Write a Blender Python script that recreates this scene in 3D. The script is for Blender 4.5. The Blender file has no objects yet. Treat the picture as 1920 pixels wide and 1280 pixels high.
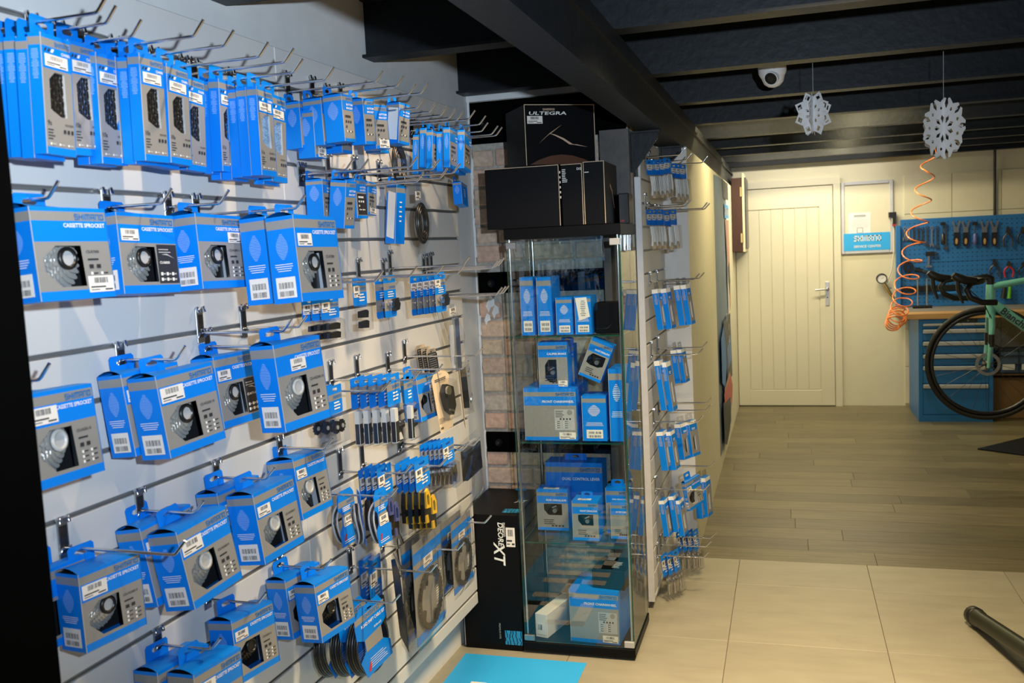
import bpy, math, random
from mathutils import Matrix, Vector
from mathutils.geometry import tessellate_polygon
random.seed(7)
SC = bpy.context.scene
COL = SC.collection
PI = math.pi
def rad(a): return math.radians(a)

# ---------------------------------------------------------------- camera
F_PX, YAW, PITCH, ROLL = 1751.125, 0.289519605, 0.0997987298, -0.0482187026
CAM_H = 1.57
def cam_matrix():
    B = Matrix(((1,0,0),(0,0,-1),(0,1,0)))
    c,s = math.cos(YAW), math.sin(YAW);   Yw = Matrix(((c,s,0),(-s,c,0),(0,0,1)))
    c,s = math.cos(PITCH), math.sin(PITCH); P = Matrix(((1,0,0),(0,c,-s),(0,s,c)))
    c,s = math.cos(ROLL), math.sin(ROLL);  Q = Matrix(((c,-s,0),(s,c,0),(0,0,1)))
    return Q @ P @ B @ Yw
CM = cam_matrix()
cd = bpy.data.cameras.new('camera'); cam = bpy.data.objects.new('camera', cd); COL.objects.link(cam)
cd.sensor_width = 36; cd.lens = F_PX*36/1920; cd.clip_start = 0.02; cd.clip_end = 60
r0, r1, r2 = CM[0], CM[1], CM[2]
cam.matrix_world = Matrix(((r0[0],-r1[0],-r2[0],0),(r0[1],-r1[1],-r2[1],0),(r0[2],-r1[2],-r2[2],CAM_H),(0,0,0,1)))
cd.dof.use_dof = True; cd.dof.focus_distance = 3.0; cd.dof.aperture_fstop = 6.3
SC.camera = cam

# ---------------------------------------------------------------- world, light, exposure
w = bpy.data.worlds.new('room_air'); SC.world = w; w.use_nodes = True
w.node_tree.nodes['Background'].inputs[0].default_value = (0.75,0.82,1.0,1)
w.node_tree.nodes['Background'].inputs[1].default_value = 0.05
def lamp(name, kind, loc, power, color, target=None, size=0.1, size_y=None, spot=None, blend=0.3, spread=None):
    d = bpy.data.lights.new(name, kind); o = bpy.data.objects.new(name, d); COL.objects.link(o)
    o.location = loc; d.energy = power; d.color = color
    if kind == 'AREA':
        d.shape = 'RECTANGLE' if size_y else 'DISK'; d.size = size
        if size_y: d.size_y = size_y
    else: d.shadow_soft_size = size
    if kind == 'SPOT': d.spot_size = rad(spot); d.spot_blend = blend
    if spread and kind=='AREA': d.spread = rad(spread)
    if target is not None:
        o.rotation_euler = (Vector(target)-Vector(loc)).to_track_quat('-Z','Y').to_euler()
    return o
WARM = (1.0,0.74,0.44)
# the photographer's flash on the camera, cool against the warm shop lamps
lamp('camera_flash','SPOT',(0.24,0.03,1.69),228,(0.70,0.85,1.0),(-1.05,2.3,2.62),0.02,spot=116,blend=0.9)
# ceiling spots over the aisle by the slatwall
lamp('aisle_spot','SPOT',(-0.74,1.75,2.33),21,WARM,(-0.80,1.80,0.3),0.015,spot=112,blend=0.25)
lamp('aisle_spot_near','SPOT',(-0.70,0.95,2.33),24,WARM,(-0.78,1.0,0.3),0.015,spot=112,blend=0.25)
lamp('aisle_spot_far','SPOT',(-0.78,2.55,2.34),25,WARM,(-0.84,2.60,0.3),0.015,spot=112,blend=0.25)
lamp('aisle_lamp_right','AREA',(0.15,2.45,2.36),52,(1.0,0.78,0.46),(0.15,2.70,0),0.4,0.15,spread=118)
# fluorescent tubes between the joists of the workshop
lamp('workshop_tube','AREA',(0.15,5.75,2.36),19,(1.0,0.84,0.46),(0.15,5.75,0),1.2,0.10)
lamp('workshop_tube_back','AREA',(0.20,8.47,2.34),8.5,(1.0,0.93,0.78),(0.20,8.62,1.2),1.3,0.08)
lamp('workshop_tube_mid','AREA',(0.25,7.80,2.33),31,(1.0,0.89,0.60),(0.25,7.85,0),1.2,0.10)
for gy, gp in ((5.72,8.0),(6.52,6.0),(7.18,8.0),(7.84,6.0)): lamp('joist_fill_glow','POINT',(0.45,gy,2.29),gp,(1.0,0.86,0.50),None,0.03)  # added point lamps, standing in for sideways tube light on the joist webs
SC.view_settings.view_transform = 'Standard'; SC.view_settings.look = 'None'
SC.view_settings.gamma = 1.0; SC.view_settings.use_curve_mapping = False
SC.view_settings.exposure = 0.0

# ---------------------------------------------------------------- geometry helpers
CP = Vector((0,0,CAM_H))
def ray(px,py): return CM.transposed() @ Vector(((px-960)/F_PX,(py-640)/F_PX,1.0))
def at_y(px,py,Y): d = ray(px,py); return CP + d*(Y/d[1])
def at_x(px,py,X): d = ray(px,py); return CP + d*(X/d[0])
def at_z(px,py,Z): d = ray(px,py); return CP + d*((Z-CAM_H)/d[2])
WY, WD = 0.0332719, 1.30
class Wall:
    '''frame of a display wall: u runs along it to the right, v out of it, z up'''
    def __init__(s, ang, off):
        s.W = Vector((math.sin(ang), math.cos(ang), 0)); s.N = Vector((math.cos(ang), -math.sin(ang), 0)); s.off = off
    def pt(s,u,v,z): return s.W*u + s.N*(v+s.off) + Vector((0,0,z))
    def px(s,px,py,v):
        d = ray(px,py); p = CP + d*((s.off+v)/d.dot(s.N)); return p.dot(s.W), p.z
    def mat(s,u,v,z,yaw=0,pitch=0,roll=0):
        R = Matrix((s.W, -s.N, Vector((0,0,1)))).transposed().to_4x4()
        return Matrix.Translation(s.pt(u,v,z)) @ R @ Matrix.Rotation(-rad(yaw),4,'Z') @ Matrix.Rotation(-rad(pitch),4,'X') @ Matrix.Rotation(rad(roll),4,'Y')
LW = Wall(WY, -WD)          # the long slatwall on the left
RW = Wall(0.0, -0.57)       # the short slatwall beyond the glass cabinet
def front(x,y,z,yaw=0,pitch=0,roll=0):   # a thing that faces the camera end of the room
    return Matrix.Translation((x,y,z)) @ Matrix.Rotation(rad(yaw),4,'Z') @ Matrix.Rotation(rad(pitch),4,'X') @ Matrix.Rotation(rad(roll),4,'Y')

# ---------------------------------------------------------------- materials
MATS = {}
def mat(name, col, rough=0.5, metal=0.0, spec=0.5, bump=0.0, scale=40, var=0.0, stretch=None, rand=0.0, coat=0.0):
    m = bpy.data.materials.new(name); m.use_nodes = True; nt = m.node_tree; b = nt.nodes['Principled BSDF']
    b.inputs['Base Color'].default_value = (*col,1); b.inputs['Roughness'].default_value = rough
    b.inputs['Metallic'].default_value = metal; b.inputs['Specular IOR Level'].default_value = spec
    b.inputs['Coat Weight'].default_value = coat
    src = None
    if bump or var:
        tc = nt.nodes.new('ShaderNodeTexCoord'); mp = nt.nodes.new('ShaderNodeMapping')
        mp.inputs['Scale'].default_value = stretch or (1,1,1)
        nz = nt.nodes.new('ShaderNodeTexNoise'); nz.inputs['Scale'].default_value = scale; nz.inputs['Detail'].default_value = 4
        nt.links.new(tc.outputs['Object'], mp.inputs[0]); nt.links.new(mp.outputs[0], nz.inputs['Vector'])
        if rand:
            oi = nt.nodes.new('ShaderNodeObjectInfo'); ad = nt.nodes.new('ShaderNodeVectorMath'); ad.operation = 'ADD'
            ml = nt.nodes.new('ShaderNodeMath'); ml.operation = 'MULTIPLY'; ml.inputs[1].default_value = 37.0
            nt.links.new(oi.outputs['Random'], ml.inputs[0]); nt.links.new(mp.outputs[0], ad.inputs[0]); nt.links.new(ml.outputs[0], ad.inputs[1])
            nt.links.new(ad.outputs[0], nz.inputs['Vector'])
    if var or rand:
        hs = nt.nodes.new('ShaderNodeHueSaturation'); hs.inputs['Color'].default_value = (*col,1)
        val = None
        if var:
            mr = nt.nodes.new('ShaderNodeMapRange'); mr.inputs['From Min'].default_value = 0.25; mr.inputs['From Max'].default_value = 0.75
            mr.inputs['To Min'].default_value = 1-var; mr.inputs['To Max'].default_value = 1+var
            nt.links.new(nz.outputs['Fac'], mr.inputs['Value']); val = mr.outputs[0]
        if rand:
            oi2 = nt.nodes.new('ShaderNodeObjectInfo'); mr2 = nt.nodes.new('ShaderNodeMapRange')
            mr2.inputs['To Min'].default_value = 1-rand; mr2.inputs['To Max'].default_value = 1+rand
            nt.links.new(oi2.outputs['Random'], mr2.inputs['Value'])
            if val:
                mu = nt.nodes.new('ShaderNodeMath'); mu.operation = 'MULTIPLY'
                nt.links.new(val, mu.inputs[0]); nt.links.new(mr2.outputs[0], mu.inputs[1]); val = mu.outputs[0]
            else: val = mr2.outputs[0]
        nt.links.new(val, hs.inputs['Value']); nt.links.new(hs.outputs[0], b.inputs['Base Color'])
    if bump:
        bp = nt.nodes.new('ShaderNodeBump'); bp.inputs['Strength'].default_value = bump; bp.inputs['Distance'].default_value = 0.004
        nt.links.new(nz.outputs['Fac'], bp.inputs['Height']); nt.links.new(bp.outputs[0], b.inputs['Normal'])
    MATS[name] = m
    return m
def clear(name, tint, ior=1.45, gloss_rough=0.02, base=0.0):
    m = bpy.data.materials.new(name); m.use_nodes = True; nt = m.node_tree
    for n in list(nt.nodes): nt.nodes.remove(n)
    o = nt.nodes.new('ShaderNodeOutputMaterial'); mx = nt.nodes.new('ShaderNodeMixShader')
    t = nt.nodes.new('ShaderNodeBsdfTransparent'); t.inputs[0].default_value = (*tint,1)
    g = nt.nodes.new('ShaderNodeBsdfGlossy'); g.inputs[1].default_value = gloss_rough
    # Schlick reflectance from the facing angle, the same from both sides of a thin sheet
    ge = nt.nodes.new('ShaderNodeNewGeometry'); dt = nt.nodes.new('ShaderNodeVectorMath'); dt.operation = 'DOT_PRODUCT'
    nt.links.new(ge.outputs['Normal'], dt.inputs[0]); nt.links.new(ge.outputs['Incoming'], dt.inputs[1])
    ab = nt.nodes.new('ShaderNodeMath'); ab.operation = 'ABSOLUTE'; nt.links.new(dt.outputs['Value'], ab.inputs[0])
    om = nt.nodes.new('ShaderNodeMath'); om.operation = 'SUBTRACT'; om.inputs[0].default_value = 1.0; nt.links.new(ab.outputs[0], om.inputs[1])
    pw = nt.nodes.new('ShaderNodeMath'); pw.operation = 'POWER'; pw.inputs[1].default_value = 5.0; nt.links.new(om.outputs[0], pw.inputs[0])
    f0 = ((ior-1)/(ior+1))**2 + base
    ad = nt.nodes.new('ShaderNodeMath'); ad.operation = 'MULTIPLY_ADD'; ad.inputs[1].default_value = 1-f0; ad.inputs[2].default_value = f0; ad.use_clamp = True
    nt.links.new(pw.outputs[0], ad.inputs[0]); nt.links.new(ad.outputs[0], mx.inputs[0])
    nt.links.new(t.outputs[0], mx.inputs[1]); nt.links.new(g.outputs[0], mx.inputs[2]); nt.links.new(mx.outputs[0], o.inputs[0])
    MATS[name] = m; return m
BLUE = mat('blue_card', (0.0005,0.205,0.78), 0.42, spec=0.3, var=0.03, scale=6)
GREY = mat('grey_card', (0.29,0.285,0.28), 0.42, metal=0.15, var=0.03, scale=8)
WHITE = mat('white_print', (0.82,0.82,0.80), 0.5)
DARK = mat('dark_print', (0.025,0.025,0.03), 0.5)
LBLUE = mat('logo_blue', (0.008,0.16,0.50), 0.45)
STICK = mat('sticker_paper', (0.80,0.76,0.72), 0.55)
BLACKC = mat('black_card', (0.003,0.003,0.004), 0.42, spec=0.15)
EDGEALU = mat('edge_aluminium', (0.62,0.62,0.64), 0.38, metal=0.25, var=0.05, scale=30)
RINGW = mat('pale_ring', (0.50,0.50,0.49), 0.4)
PALEB = mat('pale_print', (0.30,0.50,0.85), 0.5)
HANDLE = mat('satin_handle', (0.55,0.55,0.55), 0.3, metal=0.4)
SPROCK = mat('sprocket_steel', (0.62,0.60,0.57), 0.28, metal=0.6)
FILMB = mat('blue_film', (0.20,0.34,0.56), 0.22, bump=0.2, scale=60, var=0.3)
CHROME = mat('chrome', (0.70,0.70,0.72), 0.16, metal=1.0)
STEEL = mat('brushed_steel', (0.42,0.42,0.42), 0.35, metal=1.0, var=0.15, scale=60)
DSTEEL = mat('dark_steel', (0.10,0.095,0.09), 0.35, metal=0.9, var=0.3, scale=90)
ALU = mat('groove_aluminium', (0.33,0.325,0.32), 0.42, metal=0.6)
SLAT = mat('white_laminate', (0.66,0.65,0.64), 0.38, var=0.02, scale=3)
GROOVE = mat('groove_dark', (0.05,0.05,0.05), 0.6)
PLASTER = mat('white_plaster', (0.78,0.78,0.78), 0.75, bump=0.25, scale=14, var=0.04)
CREAM = mat('cream_paint', (0.72,0.67,0.50), 0.65, bump=0.1, scale=10, var=0.02)
CREAMD = mat('cream_gloss', (0.74,0.69,0.53), 0.38, var=0.02, scale=5)
BLKPAINT = mat('black_gloss_paint', (0.008,0.010,0.013), 0.45, spec=0.3, bump=0.3, scale=30, var=0.3)
BLKWALL = mat('black_rough_paint', (0.0015,0.0015,0.0015), 0.8, spec=0.02, bump=0.3, scale=40)
CEILB = mat('ceiling_boards', (0.018,0.017,0.015), 0.7, var=0.4, scale=5)
COLUMN = mat('primer_steel', (0.085,0.075,0.070), 0.5, bump=0.2, scale=25, var=0.2)
BRICKS = [mat('brick_tan',(0.60,0.44,0.33),0.85,bump=0.7,scale=45,var=0.25,rand=0.12), mat('brick_pink',(0.62,0.41,0.31),0.85,bump=0.7,scale=45,var=0.22,rand=0.12),
          mat('brick_yellow',(0.60,0.47,0.33),0.85,bump=0.7,scale=45,var=0.22,rand=0.12), mat('brick_grey',(0.52,0.44,0.36),0.85,bump=0.7,scale=40,var=0.3,rand=0.1)]
MORTAR = mat('mortar', (0.46,0.42,0.37), 0.95, bump=0.8, scale=60, var=0.25)
TILE = mat('stone_tile', (0.34,0.31,0.235), 0.42, bump=0.08, scale=5, var=0.10, stretch=(1,3,1), rand=0.05)
GROUT = mat('grout', (0.10,0.085,0.06), 0.9)
PLANK = mat('grey_oak_vinyl', (0.150,0.126,0.066), 0.40, bump=0.06, scale=9, var=0.36, stretch=(0.5,9,1), rand=0.20)
GLASS = clear('cabinet_glass', (0.88,0.94,0.94), 1.85, 0.0)
GEDGE = mat('glass_edge', (0.01,0.07,0.05), 0.1, coat=0.5)
CLEAR = clear('clear_plastic', (0.93,0.93,0.93), 1.5, 0.10, 0.06)
FILM = clear('clear_bag', (0.90,0.90,0.90), 1.45, 0.16, 0.08)
BLKPL = mat('black_plastic', (0.012,0.012,0.013), 0.35)
RUBBER = mat('rubber', (0.014,0.013,0.012), 0.6)
GREYPL = mat('grey_plastic', (0.42,0.43,0.45), 0.35)
YELLOW = mat('yellow_plastic', (0.75,0.45,0.02), 0.4)
PURPLE = mat('slate_blue_plastic', (0.10,0.12,0.32), 0.4)
TAN = mat('tan_card', (0.60,0.47,0.32), 0.6)
SILVER = mat('silver_pack', (0.88,0.88,0.87), 0.25, metal=0.0, bump=0.08, scale=120, var=0.10)
MATBLUE = mat('floor_sticker_blue', (0.035,0.42,0.92), 0.42, var=0.03, scale=4)
CYAN = mat('cyan_graphic', (0.02,0.28,0.55), 0.5)
BRONZE = mat('bronze_print', (0.62,0.42,0.30), 0.45)
BRONZED = mat('bronze_glow_print', (0.10,0.035,0.014), 0.45)
BENCHBLUE = mat('bench_blue', (0.020,0.155,0.44), 0.42, var=0.03, scale=5)
BEECH = mat('beech_top', (0.50,0.29,0.11), 0.45, var=0.15, scale=5, stretch=(0.6,8,8))
BENCHGREY = mat('bench_lino', (0.22,0.20,0.17), 0.6)
CELESTE = mat('celeste_paint', (0.20,0.60,0.52), 0.22, coat=0.6)
ORANGE = mat('orange_hose', (0.85,0.22,0.04), 0.3, coat=0.4)
PAPER = mat('white_paper', (0.82,0.82,0.84), 0.7)
WOODR = mat('mahogany', (0.060,0.021,0.013), 0.45, var=0.15, scale=6, stretch=(6,6,0.7))
BRASS = mat('brass', (0.7,0.5,0.2), 0.3, metal=1.0)
CBOARD = mat('cardboard', (0.24,0.14,0.06), 0.8, var=0.1, scale=8)
RED = mat('red_plastic', (0.5,0.02,0.03), 0.4)
GREEN = mat('green_plastic', (0.12,0.45,0.03), 0.4)
SKIN = mat('poster_skin', (0.50,0.27,0.20), 0.5)
PNAVY = mat('poster_blue', (0.10,0.17,0.28), 0.45, var=0.3, scale=3)
PDARK = mat('poster_dark', (0.02,0.025,0.04), 0.45, var=0.5, scale=9)
OLIVE = mat('olive_tube', (0.017,0.019,0.010), 0.35)

# ---------------------------------------------------------------- mesh builder
GLY = {}
def glyphs(s, bold):
    k = (s,bold)
    if k in GLY: return GLY[k]
    c = bpy.data.curves.new('t','FONT'); c.body = s; c.resolution_u = 2; c.size = 1; c.fill_mode = 'FRONT'
    c.offset = 0.018 if bold else 0.0
    o = bpy.data.objects.new('t', c); COL.objects.link(o)
    me = o.to_mesh(); vs = [(v.co.x,v.co.y) for v in me.vertices]; fs = [tuple(p.vertices) for p in me.polygons]
    o.to_mesh_clear(); bpy.data.objects.remove(o); bpy.data.curves.remove(c)
    x0 = min((v[0] for v in vs), default=0); x1 = max((v[0] for v in vs), default=1)
    GLY[k] = (vs,fs,x0,x1); return GLY[k]
# square stroke letters of the maker's wordmark: rectangles on a 5x5 grid
WORD = {'S':[(0,5,4,5),(0,1,2.2,5),(0,5,2.1,3),(4,5,0,3),(0,5,0,1)], 'H':[(0,1.2,0,5),(3.8,5,0,5),(0,5,2,3.1)], 'I':[(0,1.3,0,5)],
        'M':[(0,1.1,0,5),(2.5,3.6,0,5),(5,6.1,0,5),(0,6.1,4,5)], 'A':[(0,1.2,0,5),(3.8,5,0,5),(0,5,4,5),(0,5,1.5,2.5)], 'N':[(0,1.2,0,5),(3.8,5,0,5),(0,5,4,5)],
        'O':[(0,1.2,0,5),(3.8,5,0,5),(0,5,4,5),(0,5,0,1)]}
class Face:
    def __init__(s, o, r, u, n): s.o, s.r, s.u, s.n = Vector(o), Vector(r), Vector(u), Vector(n)
    def p(s,a,b,off=0.0006): return s.o + s.r*a + s.u*b + s.n*off
def Ffront(w,y=0,z=0): return Face((-w/2,y,z),(1,0,0),(0,0,1),(0,-1,0))
def Fleft(w,d,z=0): return Face((-w/2,d,z),(0,-1,0),(0,0,1),(-1,0,0))
def Fright(w,d,z=0): return Face((w/2,0,z),(0,1,0),(0,0,1),(1,0,0))
def Ftop(w,d,z): return Face((-w/2,0,z),(1,0,0),(0,1,0),(0,0,1))
class MB:
    def __init__(s): s.v=[]; s.f=[]; s.m=[]; s.s=[]; s.mats=[]
    def mi(s,m):
        if m not in s.mats: s.mats.append(m)
        return s.mats.index(m)
    def add(s, vs, fs, m, M=None, smooth=False):
        b = len(s.v); i = s.mi(m)
        s.v += [tuple(M @ Vector(v)) for v in vs] if M else [tuple(v) for v in vs]
        for f in fs: s.f.append([b+k for k in f]); s.m.append(i); s.s.append(smooth)
        return s
    def box(s,x0,x1,y0,y1,z0,z1,m,M=None):
        vs=[(x0,y0,z0),(x1,y0,z0),(x1,y1,z0),(x0,y1,z0),(x0,y0,z1),(x1,y0,z1),(x1,y1,z1),(x0,y1,z1)]
        return s.add(vs,[(3,2,1,0),(4,5,6,7),(0,1,5,4),(1,2,6,5),(2,3,7,6),(3,0,4,7)],m,M)
    def bev(s,x0,x1,y0,y1,z0,z1,m,c=0.003,M=None):
        # box with chamfered vertical and horizontal edges: stacked rounded outlines
        def ring(i,z): 
            return [(x0+i,y0+c if i<c else y0+c,z)] and [(x0+c,y0+i,z),(x1-c,y0+i,z),(x1-i,y0+c,z),(x1-i,y1-c,z),(x1-c,y1-i,z),(x0+c,y1-i,z),(x0+i,y1-c,z),(x0+i,y0+c,z)]
        vs = ring(c*0.8,z0)+ring(0,z0+c)+ring(0,z1-c)+ring(c*0.8,z1)
        fs = [tuple(range(7,-1,-1)), tuple(range(24,32))]
        for k in range(3):
            for j in range(8): fs.append((k*8+j,k*8+(j+1)%8,(k+1)*8+(j+1)%8,(k+1)*8+j))
        return s.add(vs,fs,m,M)
    def quad(s,a,b,c,d,m): return s.add([a,b,c,d],[(0,1,2,3)],m)
    def fq(s,F,a0,a1,b0,b1,m,off=0.0006): return s.add([F.p(a0,b0,off),F.p(a1,b0,off),F.p(a1,b1,off),F.p(a0,b1,off)],[(0,1,2,3)],m)
    def fpoly(s,F,pts,m,off=0.0006):
        t = tessellate_polygon([[Vector((a,b,0)) for a,b in pts]])
        return s.add([F.p(a,b,off) for a,b in pts],[tuple(x) for x in t],m)
    def ring(s,F,outer,inner,m,off=0.0,thick=0.0):
        vs = list(outer)+[p for h in inner for p in h]
        t = tessellate_polygon([[Vector((a,b,0)) for a,b in outer]]+[[Vector((a,b,0)) for a,b in h] for h in inner])
        s.add([F.p(a,b,off) for a,b in vs],[tuple(x) for x in t],m)
        if thick:
            s.add([F.p(a,b,off-thick) for a,b in vs],[tuple(x) for x in t],m)
            for L in [outer]+list(inner):
                n=len(L); q=[F.p(a,b,off) for a,b in L]+[F.p(a,b,off-thick) for a,b in L]
                s.add(q,[(i,(i+1)%n,n+(i+1)%n,n+i) for i in range(n)],m)
        return s
    def prism(s,F,pts,off0,off1,m,smooth=False):
        n=len(pts); q=[F.p(a,b,off0) for a,b in pts]+[F.p(a,b,off1) for a,b in pts]
        t=tessellate_polygon([[Vector((a,b,0)) for a,b in pts]])
        fs=[tuple(x) for x in t]+[tuple(n+k for k in x) for x in t]+[(i,(i+1)%n,n+(i+1)%n,n+i) for i in range(n)]
        return s.add(q,fs,m,None,smooth)
    def tube(s,path,r,m,n=8,closed=False,smooth=True):
        P=[Vector(p) for p in path]; N=len(P); R=r if isinstance(r,(list,tuple)) else [r]*N
        vs=[];up=None
        for i in range(N):
            a=P[(i-1)%N] if (closed or i>0) else P[0]; b=P[(i+1)%N] if (closed or i<N-1) else P[-1]
            t=(b-a).normalized()
            if up is None: up = Vector((0,0,1)) if abs(t.z)<0.9 else Vector((1,0,0))
            x=t.cross(up)
            if x.length<1e-6: x=t.orthogonal()
            x.normalize(); y=x.cross(t).normalized(); up=y
            for k in range(n): a_=2*PI*k/n; vs.append(P[i]+(x*math.cos(a_)+y*math.sin(a_))*R[i])
        fs=[]
        for i in range(N if closed else N-1):
            j=(i+1)%N
            for k in range(n): fs.append((i*n+k,i*n+(k+1)%n,j*n+(k+1)%n,j*n+k))
        s.add(vs,fs,m,None,smooth)
        if not closed: s.add(vs[:n],[tuple(range(n))],m); s.add(vs[-n:],[tuple(range(n-1,-1,-1))],m)
        return s
    def lathe(s,prof,m,n=20,M=None,smooth=True):   # profile (radius, height) around local z
        vs=[];fs=[]
        for r,z in prof:
            for k in range(n): a=2*PI*k/n; vs.append((r*math.cos(a),r*math.sin(a),z))
        for i in range(len(prof)-1):
            for k in range(n): fs.append((i*n+k,i*n+(k+1)%n,(i+1)*n+(k+1)%n,(i+1)*n+k))
        fs.append(tuple(range(n-1,-1,-1))); fs.append(tuple((len(prof)-1)*n+k for k in range(n)))
        return s.add(vs,fs,m,M,smooth)
    def gear(s,F,ca,cb,r,teeth,off0,off1,m,tooth=0.0035):
        pts=[]
        for k in range(teeth*4):
            a=2*PI*k/(teeth*4); rr=r if k%4 in (0,1) else r-tooth
            pts.append((ca+rr*math.cos(a),cb+rr*math.sin(a)))
        n=len(pts); q=[F.p(a,b,off0) for a,b in pts]+[F.p(a,b,off1) for a,b in pts]
        return s.add(q,[tuple(range(n)),tuple(range(2*n-1,n-1,-1))]+[(i,(i+1)%n,n+(i+1)%n,n+i) for i in range(n)],m)
    def text(s,F,t,a,b,size,m,align='l',bold=False,maxw=None,off=0.0009,shear=0.0,wid=None):
        vs,fs,x0,x1=glyphs(t,bold); k=size; sx=k
        if maxw and (x1-x0)*k>maxw: sx=maxw/(x1-x0)
        if wid: sx=wid/(x1-x0)
        w_=(x1-x0)*sx; a0 = a if align=='l' else (a-w_ if align=='r' else a-w_/2)
        return s.add([F.p(a0+(x-x0)*sx+y*k*shear,b+y*k,off) for x,y in vs],fs,m)
    def word(s,F,a,b,h,wid,m,align='r',off=0.0009,t='SHIMANO',gap=1.0):
        tot=sum(max(r[1] for r in WORD[c]) for c in t)+gap*(len(t)-1); k=wid/tot; x=a if align=='l' else (a-wid if align=='r' else a-wid/2)
        for c in t:
            for (p,q,z0,z1) in WORD[c]: s.fq(F,x+p*k,x+q*k,b+z0*h/5,b+z1*h/5,m,off)
            x+=(max(r[1] for r in WORD[c])+gap)*k
        return s
    def lines(s,F,a0,a1,b0,b1,n,m,seed=1,fill=0.5,center=True,off=0.0007,taper=False):
        R=random.Random(seed); dz=(b1-b0)/n
        for i in range(n):
            z=b1-(i+1)*dz; wd=(a1-a0)*(R.uniform(0.55,1.0) if not taper else max(0.25,math.sin(PI*(i+1.0)/(n+1.5))))
            c=(a0+a1)/2 if center else a0+wd/2
            s.fq(F,c-wd/2,c+wd/2,z+dz*(1-fill)/2,z+dz*(1+fill)/2,m,off)
        return s
    def barcode(s,F,a0,a1,b0,b1,n=14,seed=3,off=0.0012):
        R=random.Random(seed); x=a0; st=(a1-a0)/n
        for i in range(n): s.fq(F,a0+i*st,a0+i*st+st*R.uniform(0.25,0.75),b0,b1,DARK,off)
        return s
    def mesh(s,name):
        me=bpy.data.meshes.new(name); me.from_pydata(s.v,[],s.f)
        for m in s.mats: me.materials.append(m)
        me.polygons.foreach_set('material_index',s.m); me.polygons.foreach_set('use_smooth',s.s); me.update(); return me
def sticker(F,a0,a1,b0,b1,seed=1):
    mb=MB(); w_=a1-a0; h_=b1-b0
    q=[(a0,b0),(a1,b0),(a1,b1),(a0,b1)]; mb.prism(F,q,0.0012,0.0007,STICK)
    mb.barcode(F,a0+w_*.22,a0+w_*.78,b0+h_*.55,b0+h_*.9,13,seed,0.0015)
    mb.fq(F,a0+w_*.06,a0+w_*.66,b0+h_*.27,b0+h_*.36,DARK,0.0015); mb.fq(F,a0+w_*.62,a0+w_*.93,b0+h_*.10,b0+h_*.19,DARK,0.0015)
    mb.fq(F,a0+w_*.06,a0+w_*.40,b0+h_*.12,b0+h_*.17,DARK,0.0015)
    return mb

# ---------------------------------------------------------------- objects
def link(name, me, parent=None, M=None):
    o=bpy.data.objects.new(name, me); COL.objects.link(o)
    if parent: o.parent=parent
    if M is not None: o.matrix_world=M if not parent else M
    return o
JOINED=('lettering','side_label','cable_coil','black_wires','silver_parts','brake_pads','chrome_fittings','brake_shoes','picture_print','zigzag_print','chain','pulleys','paint_splash','paper_notice','label')
def part(name, mb, parent, stuff=False, label=None):
    o=bpy.data.objects.new(name, mb if isinstance(mb,bpy.types.Mesh) else mb.mesh(name)); COL.objects.link(o); o.parent=parent
    if stuff: o['kind']='stuff'
    if label: o['label']=label
    if name in JOINED: o['kind']='stuff'
    return o
def thing(name,label,cat,M,group=None,mb=None):
    o=bpy.data.objects.new(name, None if mb is None else (mb if isinstance(mb,bpy.types.Mesh) else mb.mesh(name))); COL.objects.link(o)
    if mb is None: o.empty_display_size=0.02
    o.matrix_world=M; o['label']=label; o['category']=cat
    if group: o['group']=group
    return o
def struct(name,mb):
    o=bpy.data.objects.new(name, mb.mesh(name) if mb else None); COL.objects.link(o); o['kind']='structure'; return o
KITS={}
def put(kit,name,label,cat,M,group=None):
    # kit: list of (part name, mesh, [(sub-part name, mesh)...]); meshes are shared between alike things
    r=thing(name,label,cat,M,group)
    for k in kit:
        o=bpy.data.objects.new(k[0],k[1]); COL.objects.link(o); o.parent=r
        if k[0] in JOINED: o['kind']='stuff'
        for sn,sm in (k[2] if len(k)>2 else []):
            q=bpy.data.objects.new(sn,sm); COL.objects.link(q); q.parent=o
    return r
ORD=['first','second','third','fourth','fifth','sixth','seventh','eighth','ninth','tenth','eleventh','twelfth','thirteenth','fourteenth','fifteenth','sixteenth','seventeenth','eighteenth','nineteenth','twentieth']
I4=Matrix.Identity(4)

# ================================================================ THE SETTING
VW=-0.089                                        # painted masonry behind the slatwall panels
def wallbox(mb,W_,u0,u1,v0,v1,z0,z1,m):
    pts=[W_.pt(u0,v0,0),W_.pt(u1,v0,0),W_.pt(u1,v1,0),W_.pt(u0,v1,0)]
    vs=[(p.x,p.y,z0) for p in pts]+[(p.x,p.y,z1) for p in pts]
    return mb.add(vs,[(0,1,2,3),(7,6,5,4),(0,4,5,1),(1,5,6,2),(2,6,7,3),(3,7,4,0)],m)
mb=MB(); wallbox(mb,LW,-2.2,3.80,VW-0.15,VW,0,2.42,PLASTER); struct('wall_left',mb)
YB=8.885
mb=MB(); mb.box(-0.60,3.3,YB,YB+0.15,0,2.42,CREAM); wall_back=struct('wall_back',mb)
mb=MB(); mb.box(3.2,3.3,-2.2,YB,0,2.42,CREAM); struct('wall_right',mb)
mb=MB(); mb.box(-1.7,3.3,-2.3,-2.2,0,2.42,PLASTER); struct('wall_front',mb)
mb=MB(); mb.box(-1.7,3.3,-2.3,YB+0.15,2.39,2.46,CEILB); struct('ceiling',mb)
mb=MB(); mb.box(-0.575,-0.455,4.602,YB,0,2.01,CREAM); mb.box(-0.62,-0.56,4.602,YB,2.01,2.39,PLASTER); struct('wall_corridor',mb)
mb=MB(); mb.box(-0.62,-0.453,4.585,4.602,0,2.01,PLASTER); struct('wall_return',mb)
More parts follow.
